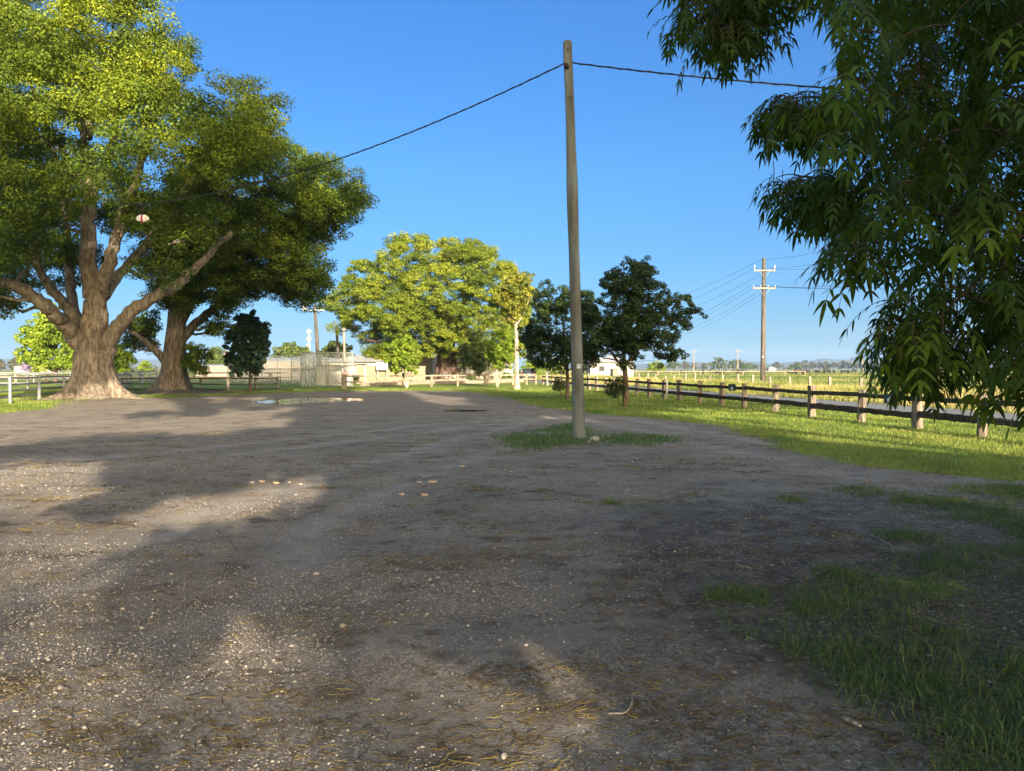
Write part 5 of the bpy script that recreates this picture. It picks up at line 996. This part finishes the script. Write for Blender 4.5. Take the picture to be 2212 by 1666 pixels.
# ------------------------------------------------------------------ ball court fences
def netfence(label, pts, h, space=2.4, mid=True, brace=False):
    pts = [np.array([p[0], p[1], 0.]) for p in pts]; off = pts[0].copy(); t = thing('chain_link_fence', label, 'fence', tuple(off), 0, 'tall chain link fences round the ball court')
    for a, c in zip(pts[:-1], pts[1:]):
        n = max(1, int(round(np.linalg.norm(c - a) / space)))
        for k in range(n + 1):
            p = a + (c - a) * k / n; b = MB(); b.tube([p, p + (0, 0, h + .03)], .045, 8); b.build('post', M['galv'], t, off=off)
        for z in ((h, h * .52) if mid else (h,)):
            b = MB(); b.tube([a + (0, 0, z), c + (0, 0, z)], .035, 6); b.build('rail', M['galv'], t, off=off)
        b = MB(); b.add([a + (0, 0, .03), c + (0, 0, .03), c + (0, 0, h), a + (0, 0, h)], [(0, 1, 2, 3)]); b.build('mesh_panel', M['mesh'], t, off=off)
        if brace: b = MB(); b.tube([a + (0, 0, h * .72), a + (c - a) * .85 + (0, 0, .1)], .03, 6); b.build('brace', M['galv'], t, off=off)
netfence('front high mesh fence of the ball court, over the white shed', [(-19.3, 67.7), (-14.7, 68.4)], 3.15, 2.6, True, True)
netfence('high mesh fence running back from the front corner of the ball court', [(-19.35, 67.9), (-20.6, 80)], 3.15, 2.4, True, True)
netfence('mid high mesh fence of the ball court with a wide opening', [(-24.6, 82.5), (-20.8, 81)], 3.15, 4)
netfence('long receding mesh fence on the left of the ball court', [(-33, 86), (-24, 112)], 3.3, 3.0)
netfence('low left mesh fence of the ball court behind the dark fence', [(-27.6, 76), (-20.4, 77.5)], 1.6, 3.6, False)
# ------------------------------------------------------------------ buildings
def shed(label, c, d, h, wall, roof, slope=.2, rz=0, name='shed', cat='shed', extra=None):
    t = thing(name, label, cat, tuple(c), rz); b = MB(); x, y = d[0] / 2, d[1] / 2; r_ = h + slope
    b.add([(-x, -y, 0), (x, -y, 0), (x, y, 0), (-x, y, 0), (-x, -y, h), (x, -y, h), (x, y, r_), (-x, y, r_)], [(0, 1, 5, 4), (1, 2, 6, 5), (2, 3, 7, 6), (3, 0, 4, 7)]); b.build('wall', M[wall], t)
    b = MB(); e = .15; b.add([(-x - e, -y - e, h - .0), (x + e, -y - e, h), (x + e, y + e, r_ + .02), (-x - e, y + e, r_ + .02), (-x - e, -y - e, h + .07), (x + e, -y - e, h + .07), (x + e, y + e, r_ + .09), (-x - e, y + e, r_ + .09)], [(0, 3, 2, 1), (4, 5, 6, 7), (0, 1, 5, 4), (2, 3, 7, 6), (1, 2, 6, 5), (3, 0, 4, 7)]); b.build('roof', M[roof], t)
    return t
def hip(label, c, w, d, h, rh, wall, roof, rz=0, name='house', cat='house', wins=()):
    t = thing(name, label, cat, tuple(c), rz); x, y = w / 2, d / 2; b = MB(); b.add([(-x, -y, 0), (x, -y, 0), (x, y, 0), (-x, y, 0), (-x, -y, h), (x, -y, h), (x, y, h), (-x, y, h)], [(0, 1, 5, 4), (1, 2, 6, 5), (2, 3, 7, 6), (3, 0, 4, 7)]); b.build('wall', M[wall], t)
    e = .5; rx = max(0, x - y); b = MB(); b.add([(-x - e, -y - e, h), (x + e, -y - e, h), (x + e, y + e, h), (-x - e, y + e, h), (-rx, 0, h + rh), (rx + .01, 0, h + rh)], [(0, 1, 5, 4), (1, 2, 5), (2, 3, 4, 5), (3, 0, 4), (0, 3, 2, 1)]); b.build('roof', M[roof], t)
    for (wx, wz, ww, wh) in wins:
        b = MB(); b.box((wx, -y - .02, wz), (ww, .06, wh)); f_ = b.build('window', M['white_paint'], t); b = MB(); b.box((wx, -y - .055, wz), (ww - .16, .02, wh - .16)); b.build('pane', M['glass'], f_)
    return t
ws = shed('small white corrugated shed with brown posts inside the mesh fence', (-18.45, 76.2, 0), (2.75, 2.4), 1.95, 'corr_white', 'wood_grey', .05)
for x in (-1.38, -.1, 1.38): b = MB(); b.box((x, -1.235, .95), (.06, .05, 1.9)); b.build('post', M['wood_grey'], ws)
t = thing('picnic_shelter', 'red and white boxed shelter at the right end of the white shed', 'shelter', (-16.6, 74, 0)); b = MB(); b.box((0, 0, 1.12), (.66, .1, .42)); b.build('red_panel', M['red_paint'], t)
b = MB(); b.box((-.0, .25, .42), (.62, .3, .84)); b.build('base_cabinet', M['roof_grey'], t)
for x in (-.34, .34, 1.9): b = MB(); b.box((x, .1, 1.05), (.09, .09, 2.1)); b.build('post', M['white_paint'], t)
b = MB(); b.box((.5, .1, 2.0), (2.9, 1.2, .12), 0, .5, 0, Matrix.Rotation(R(-4), 3, 'Y')); b.build('roof', M['rail_dark'], t)
hip('white verandah house behind the block wall, left of the domed tree', (-21.0, 103, 0), 7, 6, 2.6, 1.0, 'house_white', 'roof_grey', 0, wins=((-1.6, 1.7, 1.2, 1.0), (1.4, 1.7, 1.4, 1.0)))
hip('grey roofed house half hidden behind the domed tree', (-17.2, 118, 0), 10, 8, 3.4, 2.2, 'house_white', 'roof_grey', 0, wins=((-2.5, 2.2, 1.4, 1.2), (1.5, 2.2, 1.4, 1.2)))
t = thing('block_wall', 'long cream block wall in dappled shade behind the bleached fence', 'wall', (-13.4, 82, 0)); b = MB(); b.box((0, 0, .95), (7.6, .22, 1.9)); b.build('wall', M['block'], t); b = MB(); b.box((0, 0, 1.92), (7.7, .3, .06)); b.build('capping', M['cream'], t)
t = thing('notice_board', 'white notice board box above the cream block wall', 'board', (-14.25, 81.2, 0)); b = MB(); b.box((0, 0, 1.95), (1.25, .12, .82)); b.build('panel', M['sign_white'], t); b = MB(); b.box((-.35, -.07, 2.0), (.3, .02, .4)); b.build('poster', M['plastic_grey'], t)
for x in (-.5, .5): b = MB(); b.box((x, .09, .8), (.07, .05, 1.6)); b.build('post', M['galv'], t)
cg = shed('long grey corrugated shed behind the trunk of the domed tree', (-8.6, 126, 0), (17.5, 6), 3.0, 'corr_grey', 'roof_grey', .5)
for x in (-5.2, 1.5): b = MB(); b.box((x, -3.03, 1.2), (1.4, .06, 2.4)); b.build('door', M['plastic_grey'], cg)
t = thing('stone_pile', 'pile of pale rubble stones to the right of the domed tree foot', 'rubble', tuple(P(1025, 826, 96) * np.array([1, 1, 0]))); r_ = np.random.default_rng(12); b = MB()
for k in range(70): s_ = r_.uniform(.15, .4); b.add(ico * s_ * np.array([1.2, 1, .8]) * r_.uniform(.8, 1.2, (12, 1)) + np.array([r_.normal(0, 1.7), r_.normal(0, .5), abs(r_.normal(0, .3)) + .05]), icf)
o = b.build('stones', M['cream'], t); o['kind'] = 'stuff'
shed('long low beige shed seen through the ball court mesh', (-37, 125, 0), (14, 10), 2.9, 'tan_wall', 'roof_grey', .6)
shed('low white shed far behind the dark fence, under the columnar tree', (-60, 160, 0), (14, 6), 2.2, 'tan_wall', 'roof_grey', .3)
shed('low pale shed far off at the left edge', (-190, 300, 0), (18, 8), 2.6, 'house_white', 'cream', .8)
hip('orange roofed shelter seen beyond the ball court mesh', (-34.5, 150, 0), 4, 4, 2.2, 1.6, 'cream', 'roof_red')
hip('cream house behind the large feathery tree', P(1316, 812, 150) * np.array([1, 1, 0]), 8.5, 8, 3.0, 1.4, 'house_white', 'roof_grey', 0, wins=((-2.0, 1.7, 1.3, 1.2), (2.2, 1.7, 1.3, 1.2)))
hip('tiny far farmhouse on the horizon right of the tall utility pole', P(1666, 803, 520) * np.array([1, 1, 0]), 5.0, 4.5, 2.0, 1.3, 'house_white', 'roof_grey', 0, wins=((-1.2, 1.2, .8, .8), (1.2, 1.2, .8, .8)))
# ------------------------------------------------------------------ car (rear view, parked on the road)
def car(loc, rz):
    t = thing('parked_car', 'dark station wagon parked on the road behind the fence corner', 'car', tuple(loc), rz, None)
    prof = [(-2.3, .45), (-2.32, .8), (-2.25, 1.02), (-1.95, 1.5), (-1.7, 1.66), (.3, 1.68), (.75, 1.55), (1.25, 1.08), (2.15, .95), (2.3, .75), (2.28, .42)]; w = .91; V_ = []; n = len(prof)
    for sx, k in ((-1, 1.0), (1, 1.0)):
        for y, z in prof: q = w * (1 - .20 * max(0, (z - 1.0) / .68)); V_.append((sx * q, y, z))
    Fc = [tuple(range(n)), tuple(range(2 * n - 1, n - 1, -1))] + [(i, n + i, n + (i + 1) % n, (i + 1) % n) for i in range(n)]
    b = MB(); b.add(V_, Fc); b.build('body', M['car_paint'], t)
    b = MB(); b.add([(-.66, -2.275, 1.08), (.66, -2.275, 1.08), (.6, -2.02, 1.5), (-.6, -2.02, 1.5)], [(0, 1, 2, 3)]); b.build('rear_window', M['glass'], t)
    for sx in (-1, 1):
        b = MB(); b.add([(sx * .905, -1.9, 1.1), (sx * .905, .95, 1.1), (sx * .80, .5, 1.5), (sx * .80, -1.7, 1.5)], [(0, 1, 2, 3)]); b.build('side_window', M['glass'], t)
        b = MB(); b.box((sx * .8, -2.3, .95), (.16, .06, .3)); b.build('tail_light', M['car_light'], t)
        for y in (-1.4, 1.4):
            b = MB(); b.tube([(sx * .72, y, .33), (sx * .93, y, .33)], .33, 18); wh = b.build('wheel', M['black'], t); b = MB(); b.tube([(sx * .935, y, .33), (sx * .945, y, .33)], .2, 12); b.build('rim', M['galv'], wh)
        b = MB(); b.box((sx * 1.0, .7, 1.12), (.16, .1, .14)); b.build('wing_mirror', M['car_paint'], t)
    b = MB(); b.box((0, -2.34, .55), (1.7, .12, .22)); b.build('bumper', M['car_paint'], t); b = MB(); b.box((0, -2.33, .88), (.4, .02, .12)); b.build('number_plate', M['sign_white'], t)
    b = MB(); b.box((0, -2.31, .72), (1.2, .02, .2)); b.build('tailgate_trim', M['rail_silver'], t)
g_ = P(1139, 822, 104); g_[2] = .004; car(g_, R(3))
# ------------------------------------------------------------------ cattle
def cow_mesh(pose):
    head = {'graze': [(1.05, 0, 1.2), (1.35, 0, .85), (1.5, 0, .45), (1.62, 0, .22)], 'stand': [(1.05, 0, 1.25), (1.35, 0, 1.45), (1.6, 0, 1.45), (1.85, 0, 1.3)], 'half': [(1.05, 0, 1.2), (1.4, 0, 1.05), (1.65, 0, .9), (1.85, 0, .72)]}[pose]
    vs_ = [(0, 0, 1.05), (.55, 0, 1.05), (.95, 0, 1.1)] + head; ed = [(0, 1), (1, 2), (2, 3), (3, 4), (4, 5), (5, 6)]; rr = [(.36, .42), (.36, .42), (.3, .38), (.24, .28), (.15, .2), (.13, .15), (.08, .09)]
    def ch(p, pts, rs):
        nonlocal vs_, ed, rr
        for q, r_ in zip(pts, rs): vs_.append(q); ed.append((p, len(vs_) - 1)); rr.append((r_, r_)); p = len(vs_) - 1
        return p
    vs_.append((-.5, 0, 1.06)); ed.append((0, 7)); rr.append((.35, .4)); vs_.append((-.85, 0, 1.1)); ed.append((7, 8)); rr.append((.27, .32))
    for sy in (-1, 1):
        ch(2, [(.85, sy * .2, .7), (.87, sy * .2, .4), (.85, sy * .2, .04)], [.15, .085, .07]); ch(8, [(-.75, sy * .22, .78), (-.98, sy * .22, .48), (-.92, sy * .22, .04)], [.18, .09, .07])
        ch(5, [(head[2][0] - .06, sy * .2, head[2][2] + .08)], [.05])
    ch(8, [(-1.1, 0, 1.2), (-1.16, 0, .7)], [.05, .035])
    me = bpy.data.meshes.new('cow_' + pose); me.from_pydata(vs_, ed, []); o = bpy.data.objects.new('cow_tmp', me); COL.objects.link(o); o.modifiers.new('s', 'SKIN')
    for i, r_ in enumerate(rr): me.skin_vertices[0].data[i].radius = r_
    me.skin_vertices[0].data[0].use_root = True; sb = o.modifiers.new('b', 'SUBSURF'); sb.levels = sb.render_levels = 1; dg = bpy.context.evaluated_depsgraph_get(); m2 = bpy.data.meshes.new_from_object(o.evaluated_get(dg)); bpy.data.objects.remove(o); m2.materials.clear(); m2.materials.append(M['cow']); return m2
CM = {p: cow_mesh(p) for p in ('graze', 'stand', 'half')}; CMB = CM['half'].copy(); CMB.materials.clear(); CMB.materials.append(M['cow_brown'])
CW = [(15, 249, 'graze', 170, .85, 'black cow grazing just right of the large feathery tree'), (262, 245, 'graze', 200, .8, 'black cow left of the far left power pole foot'), (443, 251, 'stand', 80, .85, 'black cow standing between the first and second far power poles'),
      (525, 247, 'half', 20, .5, 'brown calf beside a fence post in the paddock'), (573, 251, 'half', 150, .7, 'smaller black cow left of the pair before the round trees'), (612, 249, 'stand', 190, .65, 'small black cow facing left before the round trees'),
      (778, 252, 'graze', 185, 1.0, 'large black cow grazing below the right round tree'), (1208, 248, 'stand', 10, .65, 'small black calf, first right of the utility pole'), (1256, 250, 'graze', 190, .7, 'black cow at the left of the tight bunch'),
      (1292, 257, 'graze', 175, 1.1, 'biggest black cow of the tight bunch, nearest to the viewer'), (1333, 244, 'half', 185, .85, 'black cow behind the middle of the tight bunch'), (1357, 252, 'half', 170, .95, 'black cow at the right of the tight bunch'),
      (1459, 249, 'half', 160, .8, 'lone black cow right of the tight bunch'), (1538, 250, 'graze', 182, 1.05, 'large black cow grazing in mid paddock with head down left'), (1602, 240, 'stand', 100, .7, 'black cow seen end-on right of the large grazing one'),
      (1666, 242, 'stand', 85, .7, 'narrow black cow facing away left of the close pair'), (1703, 239, 'graze', 175, .8, 'left cow of the close pair under the gum row'), (1729, 241, 'stand', 95, .65, 'right cow of the close pair under the gum row'),
      (1773, 238, 'half', 10, .95, 'black cow left of the right far power pole'), (1886, 238, 'graze', 170, .75, 'left cow of the pair right of the right far power pole'), (1910, 239, 'graze', 10, .7, 'right cow of the pair right of the right far power pole'),
      (2002, 239, 'graze', 185, .95, 'black cow grazing just left of the pecan leaves'), (2042, 238, 'graze', 180, .85, 'black cow half hidden by the pecan leaves')]
for x, z, pose, ang, s_, lab in CW:
    u = 1409.6 + x * .2451; v = 748 + z * .2451; Yc = CH * F / (v - HV); p = P(u, v, Yc); me = CMB if 'brown' in lab else CM[pose]
    o = bpy.data.objects.new('cow', me); COL.objects.link(o); o.location = (p[0], Yc, 0); o.scale = (s_ * .86, s_ * 1.0, s_ * 1.08); o.rotation_euler = (0, 0, R(ang)); tag(o, lab, 'cow', 'black cattle grazing in the paddock')
for i, u in enumerate((1520, 1535, 1552, 1568, 1585, 1612)):
    o = bpy.data.objects.new('cow', CM['graze']); COL.objects.link(o); p = P(u, 800, 560 + i * 7); o.location = (p[0], p[1], 0); o.scale = (.8, .95, 1.0); o.rotation_euler = (0, 0, R(170 + i * 40))
    tag(o, ord_[i] + ' from the left of the tiny far cattle under the round green trees', 'cow', 'tiny far cattle under the round trees')
# ------------------------------------------------------------------ hills
def hills(pts, Y, depth, seed, name='hills'):
    us = np.linspace(pts[0][0], pts[-1][0], 260); vs2 = np.interp(us, [p[0] for p in pts], [p[1] for p in pts]); r = np.random.default_rng(seed); V_ = []; n = len(us); rows = 9
    for k in range(rows):
        f = k / (rows - 1); hh = math.sin(math.pi * f) ** .8 if f <= .5 else math.sin(math.pi * f) ** 1.2
        for u, v in zip(us, vs2):
            p = P(u, HV, Y); h = max((HV - v) * Y / F, 1); yy = Y + (f - .5) * depth; V_.append((p[0] * (1 + (f - .5) * .12), yy, h * hh * (1 + .5 * (float(fbm(u / 16., f * 3 + seed, seed)))) if k != (rows - 1) // 2 else h + 1.2 * h * .12 * float(fbm(u / 5., 0, seed))))
    Fc = [(k * n + i, k * n + i + 1, (k + 1) * n + i + 1, (k + 1) * n + i) for k in range(rows - 1) for i in range(n - 1)]
    b = MB(); b.add(V_, Fc, smooth=True); tag(b.build(name, M['hill']), kind='structure')
M['hill'] = m_plain('hill_forest', (.07, .085, .045), (.035, .045, .025), .02, .95, None, 0)
hills([(1180, 790), (1400, 786), (1490, 781), (1520, 784), (1560, 783), (1600, 780), (1640, 782), (1670, 787), (1700, 783), (1715, 781), (1735, 784), (1765, 776), (1785, 773.5), (1800, 776), (1830, 777), (1848, 770), (1860, 773), (1890, 777), (1915, 775), (1960, 771), (2010, 777), (2080, 774), (2160, 780), (2300, 776), (2500, 785)], 4200, 900, 3)
hills([(-500, 783), (-250, 776), (-100, 774), (0, 776), (40, 775), (75, 770), (120, 768), (180, 772), (260, 775), (330, 776), (400, 772), (450, 774), (560, 781), (640, 778), (700, 776), (730, 779), (900, 787), (1100, 791)], 4600, 900, 6)
# ------------------------------------------------------------------ air
b = MB(); b.box((0, 900, 74), (12400, 10400, 152)); hz = b.build('haze', bpy.data.materials.new('haze_air')); m = hz.data.materials[0]; m.use_nodes = True; n_ = m.node_tree; n_.nodes.remove(n_.nodes['Principled BSDF'])
pv = n_.nodes.new('ShaderNodeVolumePrincipled'); pv.inputs['Density'].default_value = .00012; pv.inputs['Color'].default_value = (.36, .54, .92, 1); pv.inputs['Anisotropy'].default_value = .1; n_.links.new(pv.outputs[0], n_.nodes['Material Output'].inputs['Volume'])
tag(hz, kind='stuff')
print('objects', len(bpy.data.objects), 'verts', sum(len(m_.vertices) for m_ in bpy.data.meshes))
